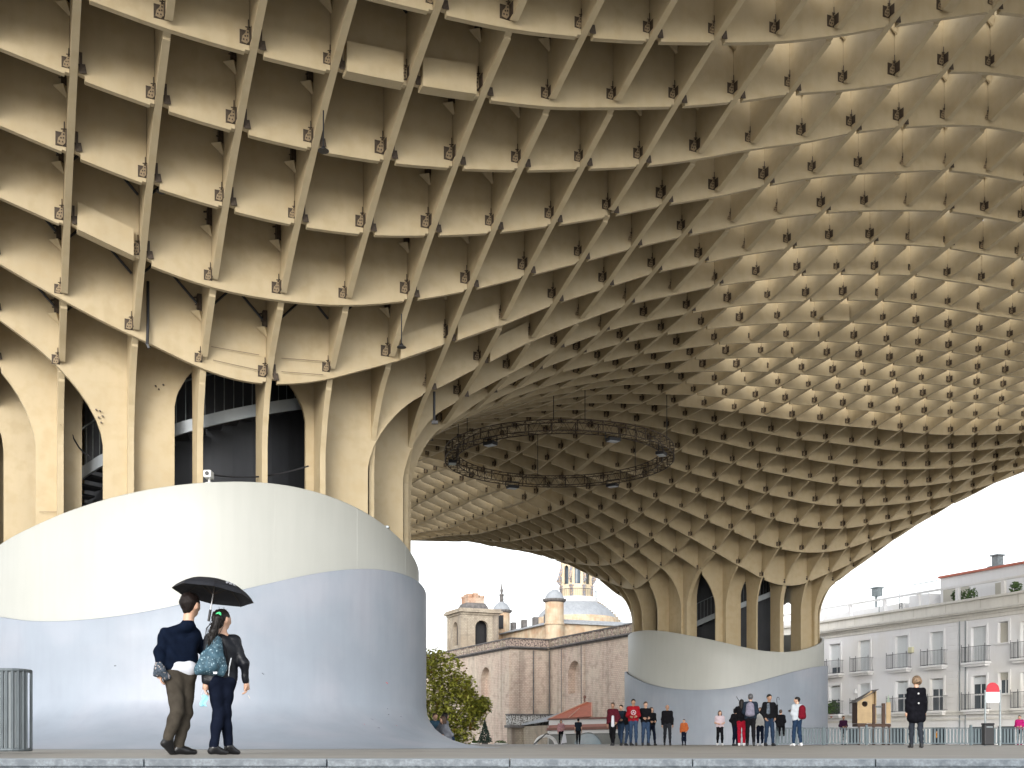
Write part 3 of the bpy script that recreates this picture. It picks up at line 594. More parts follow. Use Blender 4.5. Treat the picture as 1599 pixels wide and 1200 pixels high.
# ------------------------------------------------------------------ pale apartment building on the right
bwhite = mat('white_render', (.78,.78,.79), .8, .02, .25, streak=.07, bump=.05, bscale=20, col2=(.72,.70,.66), c2scale=.18)
bstone = mat('cream_stone', (.68,.66,.61), .8, .06, .5, streak=.18)
shut = mat('roller_shutter', (.66,.69,.70), .6, .04, 1)
shut2 = mat('beige_shutter', (.47,.45,.39), .6, .04, 1)
glassd = mat('dark_window_glass', (.05,.065,.08), .08, .3, .6)
wframe = mat('white_window_frame', (.7,.7,.7), .5, .02)
iron = mat('wrought_iron', (.05,.055,.06), .5, .2)
terr = mat('red_coping', (.5,.16,.11), .7, .1)
leaf1 = mat('pot_plant_leaves', (.06,.11,.025), .7, .4, 6)
ex = Vector((sT, -cT, 0))
BP = at(1294, 1159.6, 87.0); BP.z = 0
bld = thing('apartment_building', 'long white apartment building with iron balconies and roof terrace', 'building', tuple(BP), math.atan2(-cT, sT))
def fs(px, P=BP):
    tt = (px-CX)/F; return (tt*P.y-P.x)/(ex.x-tt*ex.y)
def wall_holes(b, x0, x1, z0, z1, holes, y0, y1):
    xs = sorted({x0, x1, *[h[0] for h in holes], *[h[1] for h in holes]})
    for a, c in zip(xs, xs[1:]):
        hs_ = sorted([(h[2], h[3]) for h in holes if h[0] <= a+1e-6 and h[1] >= c-1e-6]); z = z0
        for lo, hi in hs_:
            if lo > z: b.box(a, c, y0, y1, z, lo)
            z = max(z, hi)
        if z < z1: b.box(a, c, y0, y1, z, z1)
wins = []   # x0, x1, z0, z1, shutter share, kind, balcony
colsW = [(1295.4,1312.4),(1340.8,1358.6),(1398.3,1417.9),(1452.7,1473.1),(1517,1540),(1594.5,1616)]
for k, (a, c) in enumerate(colsW):
    wins.append((fs(a), fs(c), 5.34, 7.62, (.78,1,1,1,1,1)[k], 'door', 1)); wins.append((fs(a), fs(c), 2.27, 4.46, (.5,.6,.42,.33,.25,.3)[k], 'door', 1))
wins.append((fs(1559), fs(1575), 6.42, 7.75, 1, 'win', 0)); wins.append((fs(1559), fs(1575), 3.2, 4.55, .35, 'win', 0))
dx = fs(1340.8)-fs(1295.4)
for q in (1, 2, 3):
    for zz in ((5.34,7.62,1),(2.27,4.46,.6)): wins.append((fs(1295.4)-q*dx, fs(1312.4)-q*dx, zz[0], zz[1], zz[2], 'door', 1))
xR = fs(1616)
for q, zz in ((2.6,0),(5.6,1),(8.6,0)):
    wins.append((xR+q, xR+q+1.1, 5.34, 7.62, .8, 'door', 1)); wins.append((xR+q, xR+q+1.1, 2.27, 4.46, .5, 'door', 1))
XA, XB = -14.0, xR+11
b = MB(); gh = []
for px in (1400, 1463, 1528, 1570, 1330): gh.append((fs(px)-.75, fs(px)+.75, -4.9, 1.15))
wall_holes(b, XA, XB, -5, 8.1, [(w[0], w[1], w[2], w[3]) for w in wins]+gh, 0, .32)
b.box(XA, XB, 4, 4.3, -5, 9.4); b.box(XA, XA+.3, .33, 4, -5, 9.4); b.box(XB-.3, XB, .33, 4, -5, 9.4)
b.build('wall', bwhite, bld)
b = MB(); b.box(XA+.31, XB-.31, .33, 3.99, 8.2, 9.35); b.box(XA+.3, XB-.3, .6, .65, -4.9, 8.1); b.build('inner_floor', shut2, bld)
b = MB()   # cornices and mouldings
b.box(XA, XB, -.06, .33, 8.103, 8.35); b.box(XA, XB, -.16, .33, 8.353, 8.5); b.box(XA, XB, -.42, .33, 8.503, 8.6); b.box(XA, XB, -.5, .33, 8.603, 8.75)
b.box(XA, XB, -.05, .33, 8.753, 9.35); b.box(XA, XB, -.22, .34, 9.353, 9.5)
b.build('cornice', bstone, bld)
b = MB(); b.box(XA, XB, -.14, -.003, 1.93, 2.1); b.box(XA, XB, -.08, -.003, 1.6, 1.75); b.box(XA, XB, -.22, -.003, 2.103, 2.2); b.build('string_course', bstone, bld)
for k in range(XA.__int__(), int(XB)):
    if k % 3 == 0:
        b = MB(); b.box(k, k+.03, -.062, -.05, 8.76, 9.34); b.build('joint', shut2, bld)
# windows
for (x0, x1, z0, z1, sh, kind, bal) in wins:
    b = MB(); fr = .05; y = .2
    zs = z1-(z1-z0)*sh
    for (a, c, d, e) in ((x0, x0+fr, z0, z1), (x1-fr, x1, z0, z1), (x0+fr, x1-fr, z1-fr, z1), (x0+fr, x1-fr, z0, z0+fr), ((x0+x1)/2-.03, (x0+x1)/2+.03, z0+fr, z1-fr)):
        b.box(a, c, y, y+.06, d, e)
    if kind == 'door': b.box(x0+fr, x1-fr, y+.002, y+.05, z0+(z1-z0)*.42, z0+(z1-z0)*.46)
    w = b.build('window', wframe, bld)
    if sh < .98:
        for h in (0, 1):
            xa = x0+fr if h == 0 else (x0+x1)/2+.03; xb = (x0+x1)/2-.03 if h == 0 else x1-fr
            b = MB(); b.box(xa, xb, y+.02, y+.035, z0+fr, zs); b.build('pane', glassd, w)
    b = MB(); zc = z1-.02; n_ = max(1, int((zc-zs)/.09))
    for q in range(n_):
        za = zs+q*.09; b.box(x0+.02, x1-.02, y-.03, y-.008-(.006 if q % 2 else 0), za+.006, za+.09)
    b.build('shutter', shut2 if (kind == 'win') else shut, w)
    # surround
    b = MB(); t_ = .17
    b.box(x0-t_, x0-.002, -.05, -.002, z0, z1+t_); b.box(x1+.002, x1+t_, -.05, -.002, z0, z1+t_); b.box(x0, x1, -.05, -.002, z1+.002, z1+t_)
    b.build('surround', bwhite, bld)
    if not bal:
        b = MB(); b.box(x0-.2, x1+.2, -.14, -.002, z0-.1, z0-.003); b.build('sill', bwhite, bld)
    else:
        bx0, bx1 = x0-.42, x1+.42
        b = MB(); b.box(bx0, bx1, -.55, -.003, z0-.16, z0-.02); b.box(bx0+.12, bx1-.12, -.42, -.003, z0-.3, z0-.163)
        sb = b.build('balcony', bwhite, bld, bevel=.02)
        b = MB(); H_ = .98
        pts = []; nb = int((bx1-bx0-.1)/.125)
        for q in range(nb+1):
            xx = bx0+.05+(bx1-bx0-.1)*q/nb; b.tube([(xx,-.5,z0-.03),(xx,-.5,z0+H_)], .013, 4, False)
        for q in (1, 2, 3):
            for xx in (bx0+.05, bx1-.05): b.tube([(xx,-.5+q*.12,z0-.03),(xx,-.5+q*.12,z0+H_)], .013, 4, False)
        for zz in (.04, H_):
            b.bar((bx0+.04,-.5,z0+zz),(bx1-.04,-.5,z0+zz), .03, .025); b.bar((bx0+.05,-.5,z0+zz),(bx0+.05,0,z0+zz), .03, .025); b.bar((bx1-.05,-.5,z0+zz),(bx1-.05,0,z0+zz), .03, .025)
        for xx in (bx0+.05, bx1-.05, bx0+(bx1-bx0)*.33): b.tube([(xx,-.5,z0-.03),(xx,-.5,z0+H_+.16)], .02, 5)
        b.build('railing', iron, sb)
for px in (1400, 1463, 1528, 1570, 1330):
    b = MB(); b.box(fs(px)-.74, fs(px)+.74, .25, .27, -4.9, 1.14); b.build('shopfront', glassd, bld)
# quoins and drain pipes
qa, qb = fs(1481), fs(1511); z = 2.25
while z < 8.0:
    for (a, c) in ((qa, fs(1497)-.06), (fs(1497)+.06, qb)):
        b = MB(); b.box(a, c, -.035, -.002, z+.015, min(z+.42, 8.08)); b.build('quoin', bwhite, bld, bevel=.008)
    z += .43
b = MB()
for px in (1500, 1509): b.tube([(fs(px), -.09, -5), (fs(px), -.09, 8.1)], .035, 8)
b.build('drain_pipe', steel_g, bld)
b = MB(); b.box(fs(1421), fs(1427.5), -.2, -.002, 6.35, 6.75); b.build('wall_box', mat('yellowed_plastic', (.6,.58,.4), .5), bld, bevel=.03)  # small plain box fixed to the facade
b = MB(); b.box(fs(1335), fs(1338.5), -.2, -.002, 3.75, 4.1); b.build('wall_box', wframe, bld, bevel=.03)
# roof terrace: posts, beam, railing, set-back rooms
b = MB(); b.bar((XA, -.05, 10.42), (XB, -.05, 10.42), .12, .14); b.build('pergola_beam', bwhite, bld)
for px in (1281, 1327.5, 1381, 1434.5, 1495.5, 1567, 1640):
    b = MB(); b.box(fs(px)-.12, fs(px)+.12, -.1, .14, 9.503, 10.35); b.build('terrace_post', bwhite, bld)
b = MB(); xa = fs(1434)
b.box(xa, XB, 2.0, 6, 9.5, 11.55); b.box(fs(1392), fs(1423), 1.6, 5, 9.5, 10.6); b.box(XA, fs(1380), 1.9, 6, 9.5, 10.25)
b.build('attic', bwhite, bld)
b = MB(); b.box(xa-.1, XB, 1.85, 6.1, 11.553, 11.7); b.build('coping', terr, bld)
for (a, c, z0, z1) in ((xa+.3, fs(1478), 9.6, 10.75), (fs(1519), fs(1528), 9.6, 10.6), (fs(1572), fs(1596), 9.7, 10.7)):
    b = MB(); b.box(a, c, 1.95, 1.995, z0, z1); b.build('terrace_opening', shut2, bld)
b = MB()
for q in range(20): b.tube([(fs(1571)+q*.1, 1.93, 9.7), (fs(1571)+q*.1, 1.93, 10.7)], .015, 4)
b.build('window_grille', iron, bld)
b = MB(); b.bar((fs(1392), 1.7, 11.4), (xa, 1.7, 11.4), .05)
for q in range(26): b.tube([(fs(1392)+(xa-fs(1392))*q/25, 1.7, 10.6), (fs(1392)+(xa-fs(1392))*q/25, 1.7, 11.4)], .012, 4)
b.build('roof_railing', steel_g, bld)
b = MB(); b.box(fs(1472)-.5, fs(1472)+.7, 4.5, 5.2, 11.7, 12.3); b.box(fs(1473)-.25, fs(1473)+.3, 4.6, 5.1, 12.3, 12.95); b.box(fs(1473)-.33, fs(1473)+.38, 4.5, 5.2, 12.95, 13.05); b.build('chimney', steel_g, bld)
b = MB(); b.box(fs(1312), fs(1321), 3, 3.5, 11.3, 11.9); b.box(fs(1311), fs(1322), 2.9, 3.6, 11.9, 11.98); b.tube([(fs(1316), 3.2, 10.2), (fs(1316), 3.2, 11.3)], .1, 8); b.build('chimney', steel_g, bld)
b = MB(); b.tube([(fs(1356), 1, 9.5), (fs(1356), 1, 12.1)], .03, 5); b.tube([(fs(1356), 1, 12.0), (fs(1352), 1, 12.25), (fs(1385), 1, 12.35)], .02, 4); b.tube([(fs(1493), 3, 11.7), (fs(1493), 3, 12.9)], .02, 4)
b.build('aerial', steel_g, bld)
b = MB()
for zz in range(6): b.bar((fs(1384.5), 1.2, 9.7+zz*.22), (fs(1388), 1.2, 9.7+zz*.22), .03)
b.bar((fs(1384.5), 1.2, 9.5), (fs(1384.5), 1.2, 10.9), .04); b.bar((fs(1388), 1.2, 9.5), (fs(1388), 1.2, 10.9), .04); b.build('ladder', iron, bld)
def leaves(b, c, r, n, size, squash=1, seed=1):
    rnd = random.Random(seed)
    for _ in range(n):
        while True:
            p = Vector((rnd.uniform(-1,1), rnd.uniform(-1,1), rnd.uniform(-1,1)))
            if p.length < 1: break
        p = Vector(c)+Vector((p.x*r, p.y*r, p.z*r*squash)); s_ = size*rnd.uniform(.6, 1.3)
        a = Vector((rnd.uniform(-1,1), rnd.uniform(-1,1), rnd.uniform(-1,1))).normalized(); d = a.orthogonal().normalized(); a *= s_; d *= s_*.55
        b.add([p-a, p-d, p+a, p+d], [(0,1,2,3)])
for (px, z, rr, n_, lab) in ((1486, 9.9, .42, 160, 'leafy green pot plant on the roof terrace, left of the fourth post'), (1506, 9.85, .5, 160, 'sprawling grey-green pot plant on the roof terrace by the drain pipe'), (1577, 9.85, .38, 120, 'small green plant in a red trough on the roof terrace, far right'),
                             (1305, 2.75, .55, 260, 'bushy plants filling the lower left balcony')):
    lx = fs(px); yy = -.3 if z < 9 else .5
    s = thing('pot_plant', lab, 'plant', tuple(xf(bld) @ Vector((lx, yy, z-rr-.2))))
    b = MB(); leaves(b, (0,0,rr+.2), rr, n_, .13, 1, int(px)); b.build('foliage', leaf1, s, kind='stuff')
    b = MB(); b.lathe([(0,0),(.16,0),(.22,.28),(.19,.28),(.15,.1)], 12); b.build('pot', terr, s)

# ------------------------------------------------------------------ old brick church, left of the far trunk
def brickmat(name, c1, c2, c3, stain=.5):
    m = bpy.data.materials.new(name); m.use_nodes = True; t = m.node_tree; N = t.nodes; L = t.links; bs_ = N['Principled BSDF']; bs_.inputs['Roughness'].default_value = .85
    tc = N.new('ShaderNodeTexCoord'); mp = N.new('ShaderNodeMapping'); mp.inputs['Rotation'].default_value = (math.radians(90), 0, 0); L.new(tc.outputs['Object'], mp.inputs[0])
    # bricks run along x+y so that both wall directions carry courses
    sx = N.new('ShaderNodeSeparateXYZ'); L.new(tc.outputs['Object'], sx.inputs[0]); ad = N.new('ShaderNodeMath'); ad.operation = 'ADD'; L.new(sx.outputs[0], ad.inputs[0]); L.new(sx.outputs[1], ad.inputs[1])
    cb = N.new('ShaderNodeCombineXYZ'); L.new(ad.outputs[0], cb.inputs[0]); L.new(sx.outputs[2], cb.inputs[1])
    br = N.new('ShaderNodeTexBrick'); br.inputs['Scale'].default_value = 1.5; br.inputs['Mortar Size'].default_value = .03; br.inputs['Bias'].default_value = -.1
    br.inputs['Color1'].default_value = (*c1, 1); br.inputs['Color2'].default_value = (*c2, 1); br.inputs['Mortar'].default_value = (*[x*.72 for x in c1], 1); L.new(cb.outputs[0], br.inputs[0])
    def noise(sc, st=None, det=6):
        n = N.new('ShaderNodeTexNoise'); n.inputs['Scale'].default_value = sc; n.inputs['Detail'].default_value = det
        if st: q = N.new('ShaderNodeMapping'); q.inputs['Scale'].default_value = st; L.new(tc.outputs['Object'], q.inputs[0]); L.new(q.outputs[0], n.inputs[0])
        else: L.new(tc.outputs['Object'], n.inputs[0])
        return n.outputs['Fac']
    def rmp(f_, a, c): r = N.new('ShaderNodeMapRange'); r.inputs[1].default_value = a; r.inputs[2].default_value = c; L.new(f_, r.inputs[0]); return r.outputs[0]
    def mx(f_, a, col, amt=1.0):
        x = N.new('ShaderNodeMix'); x.data_type = 'RGBA'; ml = N.new('ShaderNodeMath'); ml.operation = 'MULTIPLY'; ml.inputs[1].default_value = amt; L.new(f_, ml.inputs[0]); L.new(ml.outputs[0], x.inputs[0]); L.new(a, x.inputs[6]); x.inputs[7].default_value = (*col, 1); return x.outputs[2]
    o = mx(rmp(noise(.35), .4, .62), br.outputs[0], c3, .7)
    o = mx(rmp(noise(1.6), .5, .7), o, tuple(x*.62 for x in c1), .75)
    o = mx(rmp(noise(1.2, (1,1,.08)), .5, .72), o, (.16,.13,.11), stain)
    L.new(o, bs_.inputs['Base Color']); bp = N.new('ShaderNodeBump'); bp.inputs['Strength'].default_value = .5; bp.inputs['Distance'].default_value = .03; L.new(br.outputs['Fac'], bp.inputs['Height']); bp.invert = True; L.new(bp.outputs[0], bs_.inputs['Normal'])
    return m
cbrick = brickmat('church_brick', (.57,.44,.36), (.64,.53,.43), (.58,.51,.41), .42)
cstone = brickmat('church_stone', (.40,.345,.27), (.47,.41,.32), (.33,.265,.195), .75)
cplast = mat('church_plaster', (.58,.47,.33), .85, .15, 1.2, streak=.4, col2=(.5,.32,.2), c2scale=1.0)
carve = mat('carved_parapet', (.44,.34,.28), .85, .35, 5, streak=.4, col2=(.13,.10,.09), c2scale=6, c2pos=(.5,.56))
greyst = mat('grey_weathered_stone', (.14,.13,.125), .85, .3, 3, streak=.4)
tileg = mat('grey_roof_tiles', (.36,.38,.40), .7, .2, 4, streak=.3)
domem = mat('dome_lead', (.33,.35,.375), .6, .12, 1.5, streak=.3)
CP = at(797, 1159.6, 110); CP.z = 0
ch = thing('church', 'old brick church with bell tower, carved parapet, dome and ornate lantern', 'church', tuple(CP), math.atan2(-cT, sT))
def cs(px, y0=0):
    "local x of the point seen at column px on the wall plane y=y0"
    P = CP+Vector((cT, sT, 0))*y0; return fs(px, P)
def arch(x0, x1, z0, z1, n=8):
    r = (x1-x0)/2; pts = [(x0, z0)]+[(x0+r-r*math.cos(math.pi*k/n), z1-r+r*math.sin(math.pi*k/n)) for k in range(n+1)]+[(x1, z0)]
    return pts
def arch_wall(b, x0, x1, z0, z1, ax0, ax1, az0, az1, y0, y1, n=8):
    "a wall with one arched opening"
    r = (ax1-ax0)/2
    b.box(x0, ax0, y0, y1, z0, z1); b.box(ax1, x1, y0, y1, z0, z1)
    if az0 > z0: b.box(ax0, ax1, y0, y1, z0, az0)
    for k in range(n):
        a = ax0+r-r*math.cos(math.pi*k/n); c = ax0+r-r*math.cos(math.pi*(k+1)/n)
        za = az1-r+r*math.sin(math.pi*k/n); zc = az1-r+r*math.sin(math.pi*(k+1)/n)
        b.prism([(a, za), (c, zc), (c, z1), (a, z1)], y0, y1)
def ZZ(px, py, y0=0):
    P = CP+Vector((cT, sT, 0))*y0; x = fs(px, P); Y = P.y+ex.y*x; return CH+(HY-py)/F*Y
DY = 4.19
# left wall (plane y=0, x<0) and right wall (plane y=DY, x>0) with arched niches
b = MB(); a0, a1 = cs(751), cs(766); arch_wall(b, -28, 0, -5, 9.2, a0, a1, ZZ(758,1088), ZZ(758,1042), 0, .7)
b.box(-28, 0, .7, 1.0, -5, 9.2); b.box(-.3, 0, 1.0, DY+.7, -5, 9.2); b.build('left_wall', cbrick, ch)
b = MB(); a0, a1 = cs(887, DY), cs(907, DY); arch_wall(b, 0.003, 30, -5, 9.2, a0, a1, ZZ(896,1083,DY), ZZ(896,1032,DY), DY, DY+.7)
b.box(0, 30, DY+.7, DY+1, -5, 9.2); b.build('right_wall', cbrick, ch)
# pilaster strips and drain pipes
b = MB(); b.box(-1.1, -.003, -.12, -.003, -5, 9.05); b.box(0.003, .12, 0.0, .9, -5, 9.05); b.box(cs(880,DY)-.5, cs(880,DY)-.05, DY-.12, DY-.003, -5, 9.05); b.box(cs(910,DY), cs(912,DY)+.1, DY-.12, DY-.003, -5, 9.05); b.build('pilaster', cbrick, ch)
b = MB()
for x, y in ((.08, 2.4), (.25, DY-.15), (cs(878,DY), DY-.1), (cs(909,DY), DY-.1)): b.tube([(x+.05, y, -4), (x+.05, y, 9.1)], .07, 6)
b.build('drain_pipe', greyst, ch)
# cornice under the parapet and the carved parapet itself
def run_band(z0, z1, out, m, name, h2=None):
    b = MB(); b.box(-28, out, -out, .5, z0, z1); b.box(-.4, out, .5, DY-out-.002, z0, z1); b.box(out+.002, 30, DY-out, DY+.5, z0, z1); return b.build(name, m, ch)
run_band(9.203, 9.32, .14, greyst, 'cornice'); run_band(9.323, 9.45, .34, greyst, 'cornice'); run_band(9.453, 10.18, .02, carve, 'parapet'); run_band(10.183, 10.3, .12, greyst, 'coping')
x = -27.5
while x < 30:
    y = 0 if x < 0 else DY
    b = MB(); b.box(x, x+.32, y-.1, y-.022, 9.453, 10.18); b.build('parapet_post', cstone, ch)
    for q in (0, 1):                                                     # raised lozenge relief between the posts
        c = x+.75+q*.95
        if (c < -.5 or c > .5):
            b = MB(); b.add([(c-.36, y-.025, 9.81), (c, y-.025, 9.53), (c+.36, y-.025, 9.81), (c, y-.025, 10.1), (c, y-.12, 9.81)], [(0,1,4),(1,2,4),(2,3,4),(3,0,4)]); b.build('relief', cstone, ch)
    x += 2.3
# low annexe with its own carved band in the corner, lean-to roof
b = MB(); b.box(0.123, 1.2, -.4, DY-.003, -5, 1.55); b.build('annexe_wall', cstone, ch)
b = MB(); b.box(0.12, 1.5, -.7, DY-.003, 1.553, 1.8); b.build('annexe_cornice', greyst, ch)
b = MB(); b.box(0.123, 1.3, -.5, DY-.003, 1.803, 2.75); b.build('annexe_parapet', mat('white_carved_band', (.5,.5,.48), .8, .4, 5, col2=(.13,.12,.11), c2scale=7, c2pos=(.5,.54)), ch)
b = MB(); b.box(0.12, 1.42, -.6, DY-.003, 2.753, 2.88); b.build('annexe_coping', greyst, ch)
b = MB(); b.add([(1.3, DY-.01, 2.9), (9, DY-.01, 3.6), (9, DY-3.6, 2.3), (1.3, DY-3.6, 1.9), (1.3, DY-.01, 2.75), (9, DY-.01, 3.45), (9, DY-3.6, 2.15), (1.3, DY-3.6, 1.75)], [(0,3,2,1),(4,5,6,7),(3,7,6,2),(0,4,7,3),(1,2,6,5)]); b.build('lean_to_roof', tileg, ch)
b = MB(); b.box(1.31, 9, DY-3.4, DY-.02, -5, 1.7); b.build('lean_to_wall', cstone, ch)
# bell tower
tw = (-23.2, -18.7, 2.13, 6.6)
ax0, ax1 = cs(707.3, tw[2]), cs(714.7, tw[2])
b = MB(); arch_wall(b, tw[0], tw[1], 5, 14.6, ax0, ax1, 11.2, 13.9, tw[2], tw[2]+.5)
b2 = MB(); q0, q1 = 1.35, 2.95
arch_wall(b2, 0, tw[3]-tw[2]-.5, 5, 14.6, q0-.2, q1-.2, 11.2, 14.0, 0, .5)
b.add([(tw[1]-y, tw[2]+.5+x, z) for x, y, z in b2.v], [f[::-1] for f in b2.f])
b.box(tw[0], tw[1], tw[3]-.4, tw[3], 5, 14.6); b.box(tw[0], tw[0]+.4, tw[2]+.5, tw[3]-.4, 5, 14.6)
b.build('tower_wall', cstone, ch)
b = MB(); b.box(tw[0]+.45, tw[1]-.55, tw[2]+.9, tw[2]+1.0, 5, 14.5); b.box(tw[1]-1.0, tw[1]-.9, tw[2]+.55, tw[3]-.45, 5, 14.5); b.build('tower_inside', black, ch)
b = MB(); b.box(tw[0]-.15, tw[1]+.15, tw[2]-.15, tw[3]+.15, 14.6, 14.85); b.box(tw[0]-.4, tw[1]+.4, tw[2]-.4, tw[3]+.4, 14.853, 15.1); b.box(tw[0]-.25, tw[1]+.25, tw[2]-.25, tw[3]+.25, 15.103, 15.3); b.build('tower_cornice', cstone, ch)
b = MB()
for (x, y) in ((tw[0]+.3, tw[2]), (tw[1]-.3, tw[2])): b.box(x-.3, x+.3, y-.1, y-.003, 9, 14.55)
for y in (tw[2]+.3, tw[3]-.3): b.box(tw[1]+.003, tw[1]+.1, y-.3, y+.3, 9, 14.55)
b.build('tower_pilaster', cstone, ch)
mx_, my_ = (tw[0]+tw[1])/2, (tw[2]+tw[3])/2
b = MB(); b.add([(mx_-1.5,my_-1.5,15.3),(mx_+1.5,my_-1.5,15.3),(mx_+1.5,my_+1.5,15.3),(mx_-1.5,my_+1.5,15.3),(mx_-1.1,my_-1.1,16.1),(mx_+1.1,my_-1.1,16.1),(mx_+1.1,my_+1.1,16.1),(mx_-1.1,my_+1.1,16.1)], [(0,1,5,4),(1,2,6,5),(2,3,7,6),(3,0,4,7),(4,5,6,7)]); b.build('tower_cap', greyst, ch)
b = MB(); b.box(mx_-1.0, mx_+1.0, my_-1.0, my_+1.0, 16.1, 16.75)
for q, (x, y) in enumerate(((-1,-1),(1,-1),(-1,1),(1,1),(0,-1),(1,0))): b.box(mx_+x*.75-.3, mx_+x*.75+.3, my_+y*.75-.3, my_+y*.75+.3, 16.75, 17.0+.12*(q % 3))
b.build('tower_crown', brickmat('red_brick', (.48,.25,.15), (.56,.36,.24), (.5,.44,.36), .4), ch)
# nave block with tiled eaves and merlons
nv = (-30, -9.1, 9.1, 30)
b = MB(); b.box(nv[0], nv[1], nv[2], nv[3], 4, 13.05); b.build('nave_wall', cplast, ch)
b = MB(); b.add([(nv[0],nv[2]-.35,13.05),(nv[1]+.35,nv[2]-.35,13.05),(nv[1]+.35,nv[3],13.05),(nv[0],nv[3],13.05),(nv[0],nv[2]+1.2,13.55),(nv[1]-1.2,nv[2]+1.2,13.55),(nv[1]-1.2,nv[3],13.55),(nv[0],nv[3],13.55),(nv[0],nv[2]-.35,12.92),(nv[1]+.35,nv[2]-.35,12.92),(nv[1]+.35,nv[3],12.92)],
                [(0,1,5,4),(1,2,6,5),(4,5,6,7),(8,9,1,0),(9,10,2,1),(8,0,3,10,9)]); b.build('eaves_roof', tileg, ch)
for k in range(4):
    b = MB(); x = nv[1]-4-k*3.1; b.box(x, x+.7, nv[2]+.6, nv[2]+1.1, 13.2, 14.3-.0*k); b.build('merlon', greyst, ch)
# turrets
def turret(lx, ly, z1, spire):
    b = MB(); b.lathe([(1.0, 4), (1.0, z1), (0, z1)], 24, (lx, ly)); b.lathe([(1.04, z1-2.6), (1.1, z1-2.55), (1.1, z1-2.4), (1.04, z1-2.35)], 24, (lx, ly)); b.build('turret', cplast, ch, smooth=False)
    b = MB(); b.lathe([(1.0, z1-.15), (1.2, z1-.05), (1.28, z1+.1), (1.28, z1+.2), (0, z1+.2)], 24, (lx, ly)); b.build('turret_cornice', greyst, ch)
    b = MB(); b.lathe([(1.05, z1+.2), (.98, z1+.5), (.7, z1+.9), (.35, z1+1.15), (.22, z1+1.25), (0, z1+1.25)], 24, (lx, ly)); b.build('turret_cap', domem, ch, smooth=True)
    if spire:
        b = MB(); b.lathe([(.3, z1+1.2), (.22, z1+1.35), (.26, z1+1.4), (.24, z1+1.95), (.34, z1+2.0), (.32, z1+2.1), (.12, z1+2.2), (.2, z1+2.6), (.1, z1+2.9), (.03, z1+3.6), (0, z1+3.7)], 12, (lx, ly)); b.build('spire', greyst, ch)
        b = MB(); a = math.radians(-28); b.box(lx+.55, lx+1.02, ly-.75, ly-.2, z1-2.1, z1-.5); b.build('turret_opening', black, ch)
turret(nv[1], nv[2], 15.3, False); turret(nv[1]-15.2, nv[2]+.3, 15.75, True)
# dome and lantern
DP = at(900, 1159.6, 141); dl = xf(ch).inverted() @ DP; dl.z = 0
b = MB(); b.lathe([(5.3, 13), (5.3, 15.2), (5.0, 15.25), (4.9, 15.5)], 48, (dl.x, dl.y)); b.build('drum', cplast, ch, smooth=False)
b = MB(); b.lathe([(4.9, 15.5), (4.5, 16.1), (3.9, 16.7), (3.2, 17.15), (2.4, 17.5), (1.9, 17.62)], 48, (dl.x, dl.y)); b.build('dome', domem, ch, smooth=True)
for k in range(11):                                                    # stepped buttress running down the right side
    q = k/10; r = 2.1+q*3.1; z = 17.75-2.3*q**1.5; a = math.atan2(cT, 0)+0; d = Vector((cT, 0, 0))
    dirw = xf(ch).to_3x3().inverted() @ Vector((1, .1, 0)); dirw.normalize(); c = Vector((dl.x, dl.y, 0))+dirw*r
    b = MB(); b.box(c.x-.3, c.x+.3, c.y-.3, c.y+.3, z-1.4, z); b.build('stone_step', cstone, ch)
b = MB(); b.lathe([(2.6, 17.4), (2.65, 17.5), (2.65, 18.0), (0, 18.0)], 32, (dl.x, dl.y)); b.build('lantern_base', bwhite, ch)
b = MB(); R8 = 1.75
for k in range(8):
    a = 2*math.pi*(k+.5)/8; w = R8*math.tan(math.pi/8)
    mb = MB(); arch_wall(mb, -w, w, 18.0, 24.5, -.36, .36, 19.6, 21.9, -.15, .0, 6)
    M = Matrix.Translation((dl.x, dl.y, 0)) @ Matrix.Rotation(a+math.pi/2, 4, 'Z') @ Matrix.Translation((0, -R8+.0, 0))
    b.add([M @ Vector(p) for p in mb.v], mb.f)
b.build('lantern', mat('lantern_cream', (.62,.52,.36), .8, .1, 2, streak=.2), ch)
b = MB(); b.lathe([(1.45, 18), (1.45, 24.4)], 16, (dl.x, dl.y)); b.build('lantern_glass', mat('lantern_dark_glass', (.10,.13,.16), .3), ch)
orn = mat('carved_ornament', (.38,.29,.22), .8, .35, 8, col2=(.2,.22,.27), c2scale=5, c2pos=(.5,.55))
for k in range(8):
    a = 2*math.pi*k/8; u_ = Vector((math.cos(a), math.sin(a), 0)); c = Vector((dl.x, dl.y, 0))
    b = MB(); p = c+u_*1.95; b.box(p.x-.17, p.x+.17, p.y-.17, p.y+.17, 18.0, 19.3); b.box(p.x-.24, p.x+.24, p.y-.24, p.y+.24, 19.3, 19.5); b.build('pedestal', orn, ch)
    b = MB(); pts = []
    for q in range(22):
        tt = q/21*3.2*math.pi; r = .42*(1-q/26); pts.append(c+u_*(2.15+r*math.cos(tt))+Vector((0, 0, 20.1+r*math.sin(tt))))
    b.tube(pts, .12, 5); b.tube([c+u_*2.5+Vector((0,0,20.2)), c+u_*2.15+Vector((0,0,21.0)), c+u_*1.85+Vector((0,0,22.3)), c+u_*1.95+Vector((0,0,23.6))], [.12,.2,.15,.2], 5); b.build('volute', orn, ch)
b = MB(); rr = 2.5
for k in range(64):
    a = 2*math.pi*k/64; b.tube([(dl.x+rr*math.cos(a), dl.y+rr*math.sin(a), 18), (dl.x+rr*math.cos(a), dl.y+rr*math.sin(a), 18.95)], .02, 3, False)
b.tube([(dl.x+rr*math.cos(2*math.pi*k/32), dl.y+rr*math.sin(2*math.pi*k/32), 18.95) for k in range(33)], .035, 4, False); b.build('lantern_railing', iron, ch)

